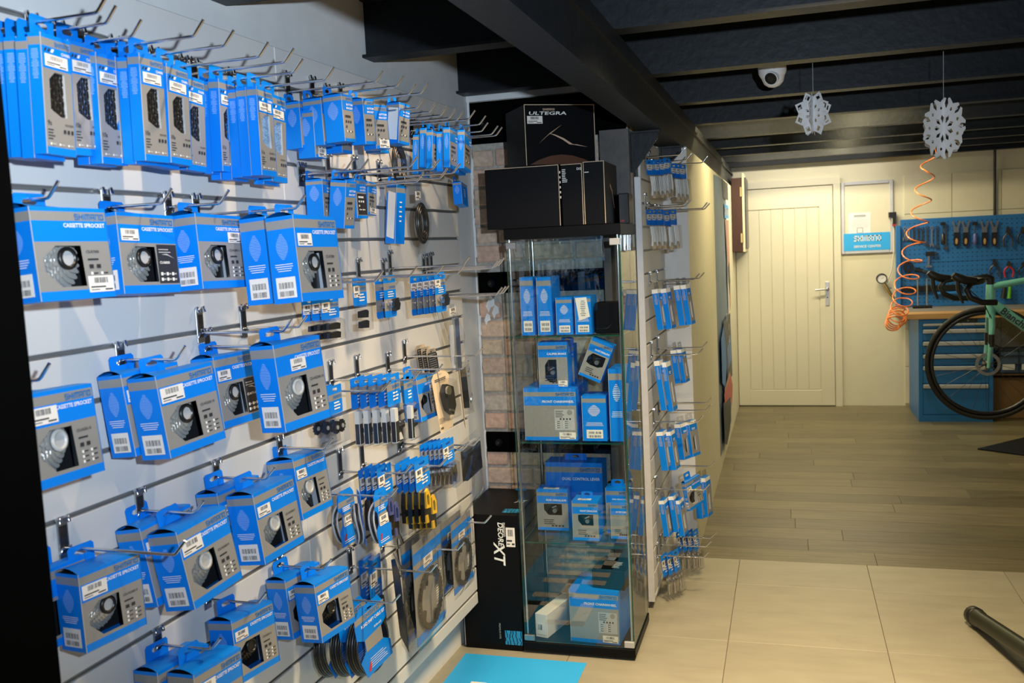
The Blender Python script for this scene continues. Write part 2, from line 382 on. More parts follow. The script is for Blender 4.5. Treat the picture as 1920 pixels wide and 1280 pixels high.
# brick pier behind the glass cabinet: mortar core, bricks set proud of it one by one
PY=3.765
mb=MB(); mb.box(-1.262,-0.60,PY,4.585,0,2.39,MORTAR); mb.box(-1.275,-0.60,PY-0.014,PY,2.178,2.39,PLASTER); pier=struct('wall_pier',mb)
brick_me=[]
for k in range(4):
    R=random.Random(40+k)
    for v in range(2):
        m_=MB(); L=0.205 if v==0 else 0.098
        j=lambda: R.uniform(-0.004,0.004)
        m_.bev(-L/2+j(),L/2+j(),-0.012,0.004,-0.033+j()*.6,0.033+j()*.6,BRICKS[k],0.005); brick_me.append(m_.mesh('brick'))
R=random.Random(11); zz=0.045; row=0
while zz<2.17:
    x=-1.262+(0.0 if row%2 else -0.107)
    while x<-0.62:
        x0=max(x,-1.258); x1=min(x+0.205,-0.602)
        if x1-x0>0.05 and not any(a<zz+0.02 and b>zz-0.02 for a,b in ((2.0,2.178),(1.378,1.478),(0.70,0.797))):
            k=R.choices([0,1,2,3],[4,4,2.2,1.5])[0]; L=x1-x0; half=L<0.15
            o=part('brick',brick_me[k*2+(1 if half else 0)],pier); o.location=((x0+x1)/2,PY,zz); o.scale=((L-0.002)/(0.098 if half else 0.205),1,1)
        x+=0.216
    zz+=0.0792; row+=1
# white paint slopped over the edge of the bricks
mb=MB(); R=random.Random(5)
for i in range(26):
    z0=0.06+i*0.082; wd=R.choice((0.006,0.009,0.014,0.011))
    mb.prism(Face((-1.263,PY-0.0135,z0),(1,0,0),(0,0,1),(0,-1,0)),[(0,0),(wd,0.0),(wd*R.uniform(.7,1.2),0.025),(wd*R.uniform(.7,1.2),0.055),(wd,0.083),(0,0.083)],0.0,0.002,PLASTER)
for z0,x0,s in ((1.33,-1.225,1.0),(1.27,-1.235,0.7),(1.30,-1.20,.8)):
    mb.prism(Face((x0,PY-0.013,z0),(1,0,0),(0,0,1),(0,-1,0)),[(0,0),(.012*s,-.03*s),(.022*s,-.005),(.04*s,.0),(.038*s,.03*s),(.02*s,.045*s),(.008*s,.02*s)],0,0.002,PLASTER)
part('paint_splash',mb,pier)
for z0,z1 in ((2.005,2.173),(1.384,1.472),(0.705,0.792)):
    t=thing('steel_strap','%s black steel strap bolted across the brick pier'%({2.005:'topmost wide',1.384:'middle',0.705:'lowest'}[z0]),'strap',front(-1.25,PY,z0),'steel straps on the brick pier')
    mb=MB(); mb.box(0,0.645,-0.022,-0.0005 if z0>2 else -0.0125,0,z1-z0,BLKWALL); part('plate',mb,t)
    mb=MB(); mb.lathe([(0.017,0),(0.017,0.008),(0.011,0.014),(0.011,0.022),(0.004,0.026)],BLKPAINT,10,Matrix.Translation((0.057,-0.022,(z1-z0)*.48))@Matrix.Rotation(PI/2,4,'X')); part('bolt',mb,t)
# floor: stone tiles, then grey oak planks
mb=MB(); mb.box(-1.7,3.3,-2.3,YB,-0.06,-0.004,GROUT); floor=struct('floor',mb)
xs=[-1.414+0.583*k for k in range(9)]; ys=[4.228]+[3.600-0.606*k for k in range(9)]
tile_me={}
def slab(lx,ly,m,key,t=0.004,gap=0.0016):
    k=(round(lx,3),round(ly,3),key)
    if k not in tile_me:
        b=MB(); b.bev(gap/2,lx-gap/2,gap/2,ly-gap/2,-t,0,m,0.0012); tile_me[k]=b.mesh(key)
    return tile_me[k]
yl=[4.563]+ys
for i in range(len(yl)-1):
    for x in xs:
        if x>3.1: continue
        o=part('tile',slab(min(0.583,3.2-x),yl[i]-yl[i+1],TILE,'tile'),floor); o.location=(x,yl[i+1],0)
R=random.Random(3); y=4.563; pw=0.180
while y<YB-0.01:
    x=-0.60-R.uniform(0,1.0); wd=min(pw,YB-y)
    while x<3.2:
        x0=max(x,-0.60); x1=min(x+1.22,3.2)
        if x1-x0>0.03:
            o=part('plank',slab(x1-x0,wd,PLANK,'plank',gap=0.0012),floor); o.location=(x0,y,0)
        x+=1.22
    y+=pw
# painted blocks on the back wall right of the door
for r_ in range(6):
    for c_ in range(6):
        x0=0.985+0.385*c_; z0=0.02+0.335*r_
        if x0+0.38>3.19: continue
        b=slab(0.385,0.335,CREAM,'block',0.012,0.005); o=part('block',b,wall_back); o.rotation_euler=(PI/2,0,0); o.location=(x0,YB-0.0125,z0)
mb=MB(); mb.tube([(1.70,YB-0.03,1.63),(1.70,YB-0.03,2.39)],0.011,BLKPL,8); struct('trim_1',mb)
# door
mb=MB(); door=struct('door_1',None); 
DX0,DX1=-0.45,0.395
mb=MB(); mb.box(DX0,DX1,YB-0.030,YB-0.004,0.008,1.985,CREAMD); part('door_leaf',mb,door)
px0,px1=-0.345,0.275; pz0,pz1=0.155,1.80; n=6; pwid=(px1-px0)/n
for a0,a1,b0,b1 in ((DX0,px0-.004,0.008,1.985),(px1+.004,DX1,0.008,1.985),(px0-.004,px1+.004,0.008,pz0-.004),(px0-.004,px1+.004,pz1+.004,1.985)):
    mb=MB(); mb.bev(a0,a1,YB-0.041,YB-0.030,b0,b1,CREAMD,0.002); part('stile' if b1-b0>1 else 'rail',mb,door)
mb=MB(); mb.bev(0.002,pwid-0.002,0,0.006,0,pz1-pz0,CREAMD,0.003); pm=mb.mesh('door_board')
for k in range(n): o=part('door_board',pm,door); o.location=(px0+k*pwid,YB-0.036,pz0)
mb=MB()
hp=at_y(1551,528,YB-0.045); hq=at_y(1551,573,YB-0.045)
mb.bev(hp.x-.017,hp.x+.017,YB-.049,YB-.041,hq.z,hp.z,HANDLE,0.003); hpl=part('handle_plate',mb,door)
mb=MB(); hz=hp.z-.065; mb.tube([(hp.x,YB-.045,hz),(hp.x,YB-.085,hz),(hp.x-.02,YB-.095,hz),(hp.x-.105,YB-.095,hz-.004)],0.009,HANDLE,8); mb.lathe([(.016,0),(.016,.006)],CHROME,12,Matrix.Translation((hp.x,YB-.049,hz))@Matrix.Rotation(PI/2,4,'X'))
mb.lathe([(.006,0),(.006,.003)],DARK,8,Matrix.Translation((hp.x,YB-.049,hz-.075))@Matrix.Rotation(PI/2,4,'X'))
o=bpy.data.objects.new('door_lever',mb.mesh('door_lever')); COL.objects.link(o); o.parent=hpl
mb=MB(); mb.box(DX1+.006,DX1+.065,YB-.034,YB-.002,0,1.9945,CREAMD); part('frame_jamb',mb,door)
mb=MB(); mb.box(-.45,DX1+.065,YB-.034,YB-.002,1.995,2.055,CREAMD); part('frame_head',mb,door)

# ceiling steel: one long beam over the corridor wall, joists across it
t=thing('steel_beam','long black steel beam running away over the glass cabinet under the joists','beam',front(-0.5175,0,2.01))
mb=MB(); mb.box(-0.049,0.049,-2.0,YB,0,0.012,BLKPAINT); part('bottom_flange',mb,t)
mb=MB(); mb.box(-0.044,0.044,-2.0,YB,0.012,0.118,BLKPAINT); part('web',mb,t)
mb=MB(); mb.box(-0.056,0.056,-2.0,YB,0.118,0.135,BLKPAINT); mb.box(-0.04,0.04,-2.0,YB,0.135,0.187,BLKPAINT); part('top_flange',mb,t)
JY=[1.20,2.01,2.82,3.635,4.47,5.33,6.12,6.85,7.52,8.15,8.795]
for k,yj in enumerate(JY):
    xl = LW.pt(yj,VW,0).x if yj<4 else (-0.565 if yj>4.6 else -0.90)
    t=thing('ceiling_joist','black steel ceiling joist, %s one counted from the back wall'%ORD[len(JY)-1-k],'joist',front(xl,yj,2.198),'black steel joists across the ceiling')
    L=3.2-xl
    for nm,b in (('bottom_flange',(0,L,0,0.085,0,0.010)),('web',(0,L,0.030,0.050,0.010,0.178)),('top_flange',(0,L,0,0.085,0.178,0.190))):
        mb=MB(); mb.box(*b,BLKPAINT); part(nm,mb,t)
# steel column and its gussets, painted in primer
c0=at_y(1130,300,3.735); c1=at_y(1184,300,3.735)
t=thing('steel_column','brown-grey steel column standing between glass cabinet and short slatwall','column',front(c0.x,3.66,0))
cw=c1.x-c0.x
mb=MB(); mb.box(0,cw,0.02,0.035,0,2.01,COLUMN); part('face_plate',mb,t)
mb=MB(); mb.box(cw-0.05,cw-0.01,0.035,0.105,0,2.01,COLUMN); part('web',mb,t)
for yy,lab,sc in ((3.80,'near black triangular gusset plate under the long steel beam',1.0),(4.50,'far black triangular gusset plate under the long steel beam',0.8)):
    gx=-0.60 if sc==1.0 else -0.568
    g=thing('gusset','%s'%lab,'bracket',front(gx,yy,1.85 if sc==1 else 1.90),'beam gussets')
    h=2.008-(1.85 if sc==1 else 1.90); wd=0.115 if sc==1 else 0.10
    mb=MB(); mb.prism(Face((0,0,0),(1,0,0),(0,0,1),(0,-1,0)),[(0,0.0),(0.018,0.0),(wd,h-0.03),(wd,h),(0,h)],-0.005,0.005,BLKPAINT); part('web_plate',mb,g)
    mb=MB(); mb.box(0.0,0.008,-0.02,0.02,0,h,BLKPAINT); mb.box(0.0,wd+.01,-0.022,0.022,h-0.008,h,BLKPAINT); part('flange_plate',mb,g)
# near black post at the left edge of the view
mb=MB(); wallbox(mb,LW,0.70,0.967,-0.085,0.30,0,2.19,BLKWALL)
thing('steel_post','broad matt black post at the near end of the long slatwall','post',I4,None,mb)

# ================================================================ SLATWALLS
PITCH_Z=0.0983; GZ=[2.009-PITCH_Z*k for k in range(19)]      # groove heights
def slatwall(W_,u0,u1,ztop,zbot,label,grooves,back):
    t=thing('slatwall',label,'slatwall',W_.mat((u0+u1)/2,0,zbot))
    wd=u1-u0; H_=ztop-zbot; gs=0.0050
    mb=MB(); mb.box(-wd/2,wd/2,0.011,back,0,H_,GROOVE); part('backing',mb,t)
    edges=[ztop]+[g for g in grooves if zbot+.02<g<ztop-.02]+[zbot]; cache={}
    for i in range(len(edges)-1):
        a=edges[i]-(gs if i>0 else 0)-zbot; b=edges[i+1]+(gs if i<len(edges)-2 else 0)-zbot
        k=round(a-b,4)
        if k not in cache: m_=MB(); m_.bev(-wd/2,wd/2,0,0.0109,0,a-b,SLAT,0.0015); cache[k]=m_.mesh('slat')
        o=part('slat',cache[k],t); o.location=(0,0,b)
    m_=MB(); m_.box(-wd/2,wd/2,0.003,0.0108,-0.0048,-0.0026,ALU); m_.box(-wd/2,wd/2,0.008,0.0108,-0.0026,0.0026,ALU); m_.box(-wd/2,wd/2,0.003,0.0108,0.0026,0.0048,ALU); im=m_.mesh('groove_insert')
    for g in edges[1:-1]: o=part('groove_insert',im,t); o.location=(0,0,g-zbot)
    return t
slatwall(LW,0.969,2.1115,2.102,0.19,'near white slatwall panel carrying the large blue boxes',GZ,0.085)
slatwall(LW,2.1135,3.312,2.102,0.19,'far white slatwall panel ending at the brick pier',GZ,0.085)
GZ2=[1.925-PITCH_Z*k for k in range(20)]
t=slatwall(RW,3.872,4.582,2.0,0.035,'short white slatwall panel beyond the glass cabinet with silver edge strip',GZ2,0.022)
mb=MB(); mb.bev(-0.355-0.014,-0.355-0.001,-0.002,0.026,0,1.80,EDGEALU,0.002); part('edge_strip',mb,t)

def gpick(gs,z,m=.018):
    c=[x for x in gs if x>z+m]
    return min(c) if c else z+0.045
# ================================================================ HOOKS

# ================================================================ CARTONS
def carton_body(w,h,d,fb,sb,win=None,depth=0.03,arch=0.0,inner=None,topm=None):
    mb=MB(); F=Ffront(w)
    for f0,f1,m in fb:
        z0,z1=h*(1-f1),h*(1-f0)
        if win and f0<=win[0][1]<=f1:
            outer=[(0,z0),(w,z0),(w,z1),(0,z1)]; inn=[(a*w,(1-b)*h) for a,b in win]
            mb.ring(F,outer,[inn],m,0.0)
            n=len(inn); q=[F.p(a,b,0) for a,b in inn]+[F.p(a,b,-depth) for a,b in inn]
            if depth<.02: mb.add(q,[(i,(i+1)%n,n+(i+1)%n,n+i) for i in range(n)],GREYPL)
            t=tessellate_polygon([[Vector((a,b,0)) for a,b in inn]])
            if depth<.02: mb.add([F.p(a,b,-depth) for a,b in inn],[tuple(x) for x in t],inner or BLKPL)
            else:
                mb.add([F.p(.002,.002,-depth),F.p(w-.002,.002,-depth),F.p(w-.002,h-.002,-depth),F.p(.002,h-.002,-depth)],[(0,1,2,3)],inner or BLKPL)
                for x_ in (.0012,w-.0012): mb.add([F.p(x_,.002,-.001),F.p(x_,.002,-depth),F.p(x_,h-.002,-depth),F.p(x_,h-.002,-.001)],[(0,1,2,3)],GREYPL)
        else: mb.add([F.p(0,z0,0),F.p(w,z0,0),F.p(w,z1,0),F.p(0,z1,0)],[(0,1,2,3)],m)
    for S in (Fleft(w,d),Fright(w,d)):
        for f0,f1,m in sb: mb.add([S.p(0,h*(1-f1),0),S.p(d,h*(1-f1),0),S.p(d,h*(1-f0),0),S.p(0,h*(1-f0),0)],[(0,1,2,3)],m)
    mb.add([(-w/2,d,0),(w/2,d,0),(w/2,d,h),(-w/2,d,h)],[(0,1,2,3)],BLUE)
    mb.add([(-w/2,0,0),(w/2,0,0),(w/2,d,0),(-w/2,d,0)],[(0,3,2,1)],BLUE)
    tm=topm or BLUE
    if arch:
        mb.add([(-w/2,0,h-0.001),(w/2,0,h-0.001),(w/2,d,h-0.001),(-w/2,d,h-0.001)],[(0,1,2,3)],BLKPL)  # black sheet paints the shade in the gap under the bulged lid
        n=6; vs=[]
        for i in range(n+1):
            y=d*i/n; b=arch*(1-(2*i/n-1)**2)
            vs+=[(-w/2,y,h+b),(0,y,h+b*0.35),(w/2,y,h+b*0.25)]
        fs=[]
        for i in range(n):
            for k in range(2): fs.append((i*3+k,i*3+k+1,i*3+k+4,i*3+k+3))
        mb.add(vs,fs,tm,None,True)
    else: mb.add([(-w/2,0,h),(w/2,0,h),(w/2,d,h),(-w/2,d,h)],[(0,1,2,3)],tm)
    # pale worn corner lines
    for x in (-w/2,w/2): mb.box(x-0.0006,x+0.0006,-0.0006,0.0002,0,h,LBLUE if x>0 else GREYPL)
    return mb
def hang_tab(w,h,d,tw,th=0.034,cx=0.0,m=None):
    mb=MB(); F=Face((cx-tw/2,d,h-0.004),(1,0,0),(0,0,1),(0,-1,0)); c=0.005
    out=[(0,0),(tw,0),(tw,th-c),(tw-c,th),(c,th),(0,th-c)]
    sw=min(0.03,tw*0.55); z=th*0.60; r=0.0045; x0=tw/2-sw/2; x1=tw/2+sw/2
    slot=[(x0,z),(x0+r,z-r),(x1-r,z-r),(x1,z),(x1-r,z+r),(tw/2+r,z+r),(tw/2,z+r*1.7),(tw/2-r,z+r),(x0+r,z+r)]
    mb.ring(F,out,[slot],m or BLUE,0.0,0.0008); return mb
def cassette_mesh(kind,r=0.058):
    mb=MB(); F=Face((0,0,0),(1,0,0),(0,0,1),(0,-1,0)); n=8
    for i in range(n):
        t=i/(n-1); rr=r*(1-t)+0.025*t; off=-0.0046*(n-i)-0.001
        mb.gear(F,0,0,rr,int(11+22*(1-t)),off,off+0.0018,SPROCK if kind!='dark' else DSTEEL,0.0045)
        mb.prism(F,[(rr*.78*math.cos(2*PI*k/14),rr*.78*math.sin(2*PI*k/14)) for k in range(14)],off-0.002,off+0.001,DSTEEL if kind!='white' else GREYPL)
    A=Matrix.Rotation(PI/2,4,'X')
    mb.lathe([(0.0185,0),(0.0185,0.004),(0.015,0.005),(0.0125,0.005),(0.0125,0.001)],{'silver':BLKPL,'dark':BLKPL,'white':RINGW}[kind],18,A)
    mb.prism(F,[(0.012*math.cos(2*PI*k/14),0.012*math.sin(2*PI*k/14)) for k in range(14)],-0.004,0.0022,GREYPL if kind!='dark' else BLKPL)
    return mb.mesh('cassette')
CASM={}
def cassette_kit(w,h,d,kind='silver',code='CS-HG50-10',stick='top',panel=False,side=True,variant=0):
    k=('cas',round(w,3),round(h,3),round(d,3),kind,code,stick,panel)
    if k in KITS: return KITS[k]
    fb=[(0,.045,BLUE),(.045,.145,GREY),(.145,.37,BLUE),(.37,.90,GREY),(.90,1,BLUE)]; sb=[(0,.045,BLUE),(.045,.145,GREY),(.145,1,BLUE)]
    win=[(.10,.68),(.10,.54),(.27,.415),(.60,.415),(.62,.86),(.29,.86)]
    body=carton_body(w,h,d,fb,sb,win,min(0.056,d*.9),0.009)
    F=Ffront(w); L=Fleft(w,d)
    t=MB(); t.word(F,w*.965,h*.868,h*.066,w*.40,LBLUE); t.text(F,'CASSETTE SPROCKET',w*.965,h*.785,h*.062,WHITE,'r',True,w*.56)
    if panel:
        t.fq(F,w*.63,w*.99,h*.12,h*.615,DARK,0.0005); c2=WHITE; t.lines(F,w*.66,w*.93,h*.50,h*.57,2,GREYPL,3,0.35,False)
        t.fpoly(F,[(w*.70,h*.49),(w*.80,h*.50),(w*.93,h*.44),(w*.82,h*.475)],GREYPL,0.0012)
        t.text(F,code,w*.66,h*.37,h*.045,WHITE,'l',True,w*.30)
        for i in range(3):
            for j in range(2): t.fq(F,w*(.66+.10*i),w*(.70+.10*i),h*(.15+.07*j),h*(.19+.07*j),WHITE,0.001); t.fq(F,w*(.705+.10*i),w*(.745+.10*i),h*(.16+.07*j),h*(.18+.07*j),GREYPL,0.001)
    else:
        t.text(F,code,w*.66,h*.50,h*.045,DARK,'l',True,w*.31); t.lines(F,w*.67,w*.90,h*.41,h*.45,1,DARK,4,.5,False)
        for i in range(2): t.fq(F,w*(.68+.10*i),w*(.74+.10*i),h*.33,h*.375,DARK,0.001)
        for i in range(2):
            for j in range(3): t.fq(F,w*(.69+.14*i),w*(.72+.14*i),h*(.15+.055*j),h*(.18+.055*j),WHITE,0.001); t.fq(F,w*(.73+.14*i),w*(.79+.14*i),h*(.158+.055*j),h*(.172+.055*j),DARK,0.001)
    t.lines(L,d*.28,d*.72,h*.50,h*.80,17,PALEB,5,0.34,True,0.0008,True); t.lines(L,d*.15,d*.85,h*.36,h*.46,4,WHITE,6,0.3); 
    lab=MB(); lab.prism(L,[(d*.15,h*.06),(d*.85,h*.06),(d*.85,h*.30),(d*.15,h*.30)],0.0006,0.001,STICK)
    lab.barcode(L,d*.25,d*.77,h*.17,h*.24,13,9,0.0013); lab.barcode(L,d*.25,d*.77,h*.08,h*.14,11,12,0.0013)
    kk=(kind,)
    if kk not in CASM: CASM[kk]=cassette_mesh(kind)
    cm=CASM[kk].copy(); M=Matrix.Translation((-w/2+w*.47,0.012,h*.455)) @ Matrix.Diagonal((min(1,w/0.15),min(1,d/.066),min(1,w/.15),1)); cm.transform(M)
    fl=MB(); fl.fpoly(F,[(a*w,(1-b)*h) for a,b in win],CLEAR,-0.0012)
    kit=[('carton',body.mesh('carton')),('lettering',t.mesh('lettering')),('side_label',lab.mesh('side_label')),('cassette',cm),('hang_tab',hang_tab(w,h,d,w*.42,0.036,-w*.05).mesh('hang_tab'))]
    st={'top':(.045,.34,.655,.80),'mid':(.05,.37,.645,.79),'low':(.64,.99,.065,.245),'right':(.66,.96,.62,.765),'over':(.03,.42,.66,.84),'centre':(.30,.62,.66,.80)}[stick]
    kit.append(('price_sticker',sticker(F,w*st[0],w*st[1],h*st[2],h*st[3],hash(code)%50).mesh('price_sticker')))
    KITS[k]=kit; return kit
def chain_links(w,h,kind):
    mb=MB(); R=random.Random(8); nx,nz=6,22
    for i in range(nx):
        for j in range(nz):
            x=w*(i+.5)/nx; z=h*(j+.5)/nz; s=h/nz
            M=Matrix.Translation((x,R.uniform(0,.002),z))@Matrix.Rotation(R.uniform(-.35,.35)+(0.5 if (i+j)%2 else -0.5),4,'Y')
            mb.box(-w/nx*.26,w/nx*.26,-.0015,.0015,-s*.62,s*.62,(STEEL if (i*7+j)%5==0 else DSTEEL) if kind!='film' else FILMB,M)
    return mb.mesh('chain')
def chain_kit(w,h,d,num,code,kind='dark'):
    k=('ch',num,code,kind,round(w,3),round(h,3),round(d,3))
    if k in KITS: return KITS[k]
    fb=[(0,.035,BLUE),(.035,.10,GREY),(.10,.285,BLUE),(.285,.935,GREY),(.935,1,BLUE)]; sb=[(0,.035,BLUE),(.035,.10,GREY),(.10,1,BLUE)]
    win=[(.22,.62),(.22,.37),(.42,.305),(.74,.305),(.77,.675),(.56,.675)]
    body=carton_body(w,h,d,fb,sb,win,0.008)
    F=Ffront(w); L=Fleft(w,d); t=MB()
    t.word(F,w*.95,h*.913,h*.036,w*.5,LBLUE)
    for i in range(3): t.fpoly(F,[(w*(.08+.11*i),h*.855),(w*(.14+.12*i),h*.855),(w*(.19+.12*i),h*.885),(w*(.13+.11*i),h*.885)],(DARK,DARK,WHITE)[i])
    t.text(F,'CHAIN',w*.95,h*.85,h*.036,WHITE,'r',True,w*.36)
    t.text(F,num,w*.07,h*.245,h*.058,DARK,'l',True); t.text(F,code,w*.95,h*.255,h*.026,DARK,'r',True,w*.38)
    t.lines(F,w*.07,w*.34,h*.12,h*.22,4,DARK,7,.35,False)
    for i in range(3): t.fq(F,w*(.60+.13*i),w*(.68+.13*i),h*.19,h*.222,DARK,.001)
    for i in range(3): t.fq(F,w*(.12+.3*i),w*(.17+.3*i),h*.08,h*.098,WHITE,.001); t.fq(F,w*(.19+.3*i),w*(.31+.3*i),h*.083,h*.095,GREYPL,.001)
    t.lines(L,d*.2,d*.8,h*.62,h*.87,18,PALEB,5,.35)
    ck=('cl',kind)
    if ck not in CASM: CASM[ck]=chain_links(1,1,kind)
    cm=CASM[ck].copy(); cm.transform(Matrix.Translation((-w/2+w*.2,0.0045,h*.32))@Matrix.Diagonal((w*.60,1,h*.385,1)))
    kit=[('carton',body.mesh('carton')),('lettering',t.mesh('lettering')),('chain',cm),('hang_tab',hang_tab(w,h,d,w*.80,0.036).mesh('hang_tab')),('price_sticker',sticker(F,w*.10,w*.86,h*.735,h*.835,len(code)).mesh('price_sticker'))]
    KITS[k]=kit; return kit
def bracket_kit(w,h,d,panel=False,label_side=False,stick=False,title=('BOTTOM','BRACKET'),plain=False):
    k=('bb',round(w,3),round(h,3),round(d,3),panel,label_side,stick,title,plain)
    if k in KITS: return KITS[k]
    fb=[(0,.05,BLUE),(.05,.13,GREY),(.13,.34,BLUE),(.34,.93,GREY),(.93,1,BLUE)]; sb=[(0,.05,BLUE),(.05,.13,GREY),(.13,1,BLUE)]
    if plain: fb=sb
    body=carton_body(w,h,d,fb,sb,None,0,0.004); F=Ffront(w); L=Fleft(w,d); t=MB()
    if not plain:
        t.word(F,w*.94,h*.885,h*.05,w*.55,LBLUE)
        for i,s in enumerate(title): t.text(F,s,w*.95,h*(.765-.075*i),h*.06,WHITE,'r',True,w*.68)
        c=DARK
        if panel: t.fq(F,w*.12,w*.97,h*.09,h*.62,DARK,.0005); c=WHITE
        t.lines(F,w*.2,w*.8,h*.50,h*.57,1,c,5,.7,False)
        for i in range(3): t.fq(F,w*(.2+.2*i),w*(.32+.2*i),h*.40,h*.45,c,.001)
        for i in range(2): t.fq(F,w*(.25+.3*i),w*(.33+.3*i),h*.20,h*.235,WHITE,.001); t.fq(F,w*(.37+.3*i),w*(.47+.3*i),h*.205,h*.23,c,.001)
        t.fq(F,w*.2,w*.3,h*.29,h*.34,c,.001)
    else: t.lines(F,w*.3,w*.7,h*.35,h*.75,5,WHITE,4,.3)
    t.lines(L,d*.22,d*.78,h*.46,h*.84,17,PALEB,6,.34,True,.0008,True)
    kit=[('carton',body.mesh('carton')),('lettering',t.mesh('lettering')),('hang_tab',hang_tab(w,h,d,min(w*.8,.045),0.03).mesh('hang_tab'))]
    if label_side:
        s=MB(); s.prism(L,[(d*.12,h*.12),(d*.88,h*.08),(d*.95,h*.86),(d*.2,h*.90)],.0006,.001,STICK); s.lines(L,d*.3,d*.8,h*.2,h*.8,9,GREYPL,3,.3); kit.append(('paper_label',s.mesh('paper_label')))
    if stick: kit.append(('price_sticker',sticker(F,w*.25,w*.97,h*.02,h*.21,4).mesh('price_sticker')))
    KITS[k]=kit; return kit

def ftl(W_,f):   # matrix of a carton from the fitted front-left-top corner (u,v,z,yaw,pitch,roll,w,h,d)
    u,v,z,ya,pi_,ro,w,h,d=f
    return W_.mat(u,v,z,ya,pi_,ro) @ Matrix.Translation((w/2,0,-h))
def inwall(W_,p):  # world point -> u,v,z
    q=Vector((p.x,p.y,0)); return q.dot(W_.W), q.dot(W_.N)-W_.off, p.z
def tab_hook(W_,M,h,d,grooves,L,label,group,tz=0.0195,cx=0.0):
    p=M @ Vector((cx,d,h+tz)); u,v,z=inwall(W_,p); z+=0.004
    g=gpick(grooves,z); return hook2(W_,u,g,g-z,max(L,v+0.03),label,group)
HK2={}
def hook2(W_,u,g,drop,L,label,group):
    if drop>.085: g=g-drop+.05; drop=.05
    drop=round(drop*200)/200; L=round(L*100)/100; k=(drop,L)
    if k not in HK2:
        a=MB(); pl=max(0.055,drop+0.022); a.bev(-0.0125,0.0125,-0.0035,-0.0005,-pl,0.004,STEEL,0.001); a.box(-0.0085,0.0085,-0.0040,-0.0034,-pl+.012,-.010,DSTEEL)
        for s in (-1,1): a.tube([(s*0.0105,0.001,0.003),(s*0.0105,-0.007,0.006),(s*0.0105,-0.009,-0.005)],0.0034,CHROME,6)
        b=MB(); b.tube([(0,-0.003,-drop),(0,-L+0.006,-drop),(0,-L,-drop+0.001),(0,-L-0.004,-drop+0.004),(0,-L-0.022,-drop+0.024),(0,-L-0.0235,-drop+0.026)],0.0029,CHROME,8)
        b.tube([(-0.012,-0.004,-drop-0.010),(-0.010,-0.008,-drop),(0.010,-0.008,-drop),(0.012,-0.004,-drop-0.010)],0.0026,CHROME,6)
        HK2[k]=[('back_plate',a.mesh('back_plate')),('prong',b.mesh('prong'))]
    return put(HK2[k],'slatwall_hook',label,'hook',W_.mat(u,0.0,g),group)

# ---------------------------------------------------------------- cassette boxes (fitted corner poses)
CAS=[ # key, (u,v,z,yaw,pitch,roll,w,h,d), kind, code, sticker, panel, row word, place word
('A1',(1.129,.160,1.668,3.5,3.8,.4,.149,.146,.072),'silver','CS-R7000','low',False,'leftmost box of the top cassette row, sticker at lower right'),
('A2',(1.403,.083,1.670,2.1,3.8,2.1,.151,.150,.070),'silver','CS-R8000','top',True,'second from left in the top cassette row, black info panel'),
('A3',(1.584,.118,1.669,-.1,3.4,1.5,.153,.151,.066),'silver','CS-HG800-11','right',False,'third from left in the top cassette row, sticker at right edge'),
('A4',(1.700,.204,1.660,4.2,3.4,1.0,.150,.182,.068),'dark','CS-R7000','top',False,'behind the rightmost big box of the top cassette row'),
('A5',(1.672,.286,1.658,4.0,3.6,.9,.154,.177,.068),'silver','CS-R7000','mid',False,'large rightmost front box of the top cassette row'),
('B1',(1.085,.160,1.385,-4.6,5.7,1.6,.150,.147,.072),'white','CS-HG50-10','over',False,'second cassette row, cut off by the black post'),
('B2',(1.400,.064,1.371,3.5,5.4,-2.0,.150,.156,.058),'silver','CS-HG500-10','top',False,'second cassette row, behind the box with a brass-coloured cassette'),
('B3',(1.402,.139,1.367,4.5,5.4,-2.7,.153,.155,.069),'silver','CS-HG500-10','over',False,'second cassette row, front box with sticker left of its window'),
('B4',(1.678,.064,1.368,.5,5.8,0,.149,.156,.058),'silver','CS-M771-10','top',True,'second cassette row, black info panel beside its window'),
('B5',(1.651,.231,1.395,8.9,3.7,-2.3,.149,.183,.064),'white','CS-HG500-10','centre',False,'largest box at the right end of the second cassette row'),
('C1',(1.225,.092,1.052,7.0,1.5,0,.132,.138,.060),'silver','CS-HG400-9','over',False,'third cassette row, front box at the far left by the black post'),
('C2',(1.413,.064,1.074,0.5,8.0,-2.5,.150,.156,.058),'white','CS-HG400-9','top',False,'third cassette row, second hook, behind the front box'),
('C3',(1.423,.138,1.068,1.5,8.3,-3.5,.151,.155,.069),'white','CS-HG400-9','over',False,'third cassette row, front box on the second hook'),
('C4',(1.654,.064,1.078,1.8,6.0,-1,.150,.160,.056),'white','CS-HG400-9','top',False,'third cassette row, third hook, behind the front box'),
('C5',(1.671,.141,1.073,2.2,6.1,-1.6,.152,.155,.070),'white','CS-HG400-9','top',False,'third cassette row, front box on the third hook'),
('C6',(1.936,.078,1.087,-1.0,7.6,1.5,.151,.151,.074),'white','CS-HG50-9','top',False,'third cassette row, rightmost box, single on its hook'),
('D1',(1.426,.064,.783,2.4,2.0,2,.150,.160,.058),'dark','CS-HG31-8','top',False,'bottom cassette row, rear box at the lower left corner'),
('D2',(1.440,.137,.779,2.4,2.0,2.4,.145,.160,.064),'dark','CS-HG31-8','over',False,'bottom cassette row, front box at the lower left corner'),
('D3',(1.607,.109,.817,4.5,6.0,2.7,.138,.137,.063),'dark','CS-HG41-8','top',False,'bottom cassette row, single box in the middle'),
('D4',(1.879,.068,.804,6.0,5.6,-.1,.138,.147,.058),'dark','CS-HG31-8','top',False,'bottom cassette row, right hook, rear box of the pair'),
('D5',(1.888,.142,.794,6.8,5.6,.1,.138,.142,.062),'dark','CS-HG31-8','top',False,'bottom cassette row, right hook, front box of the pair'),
]
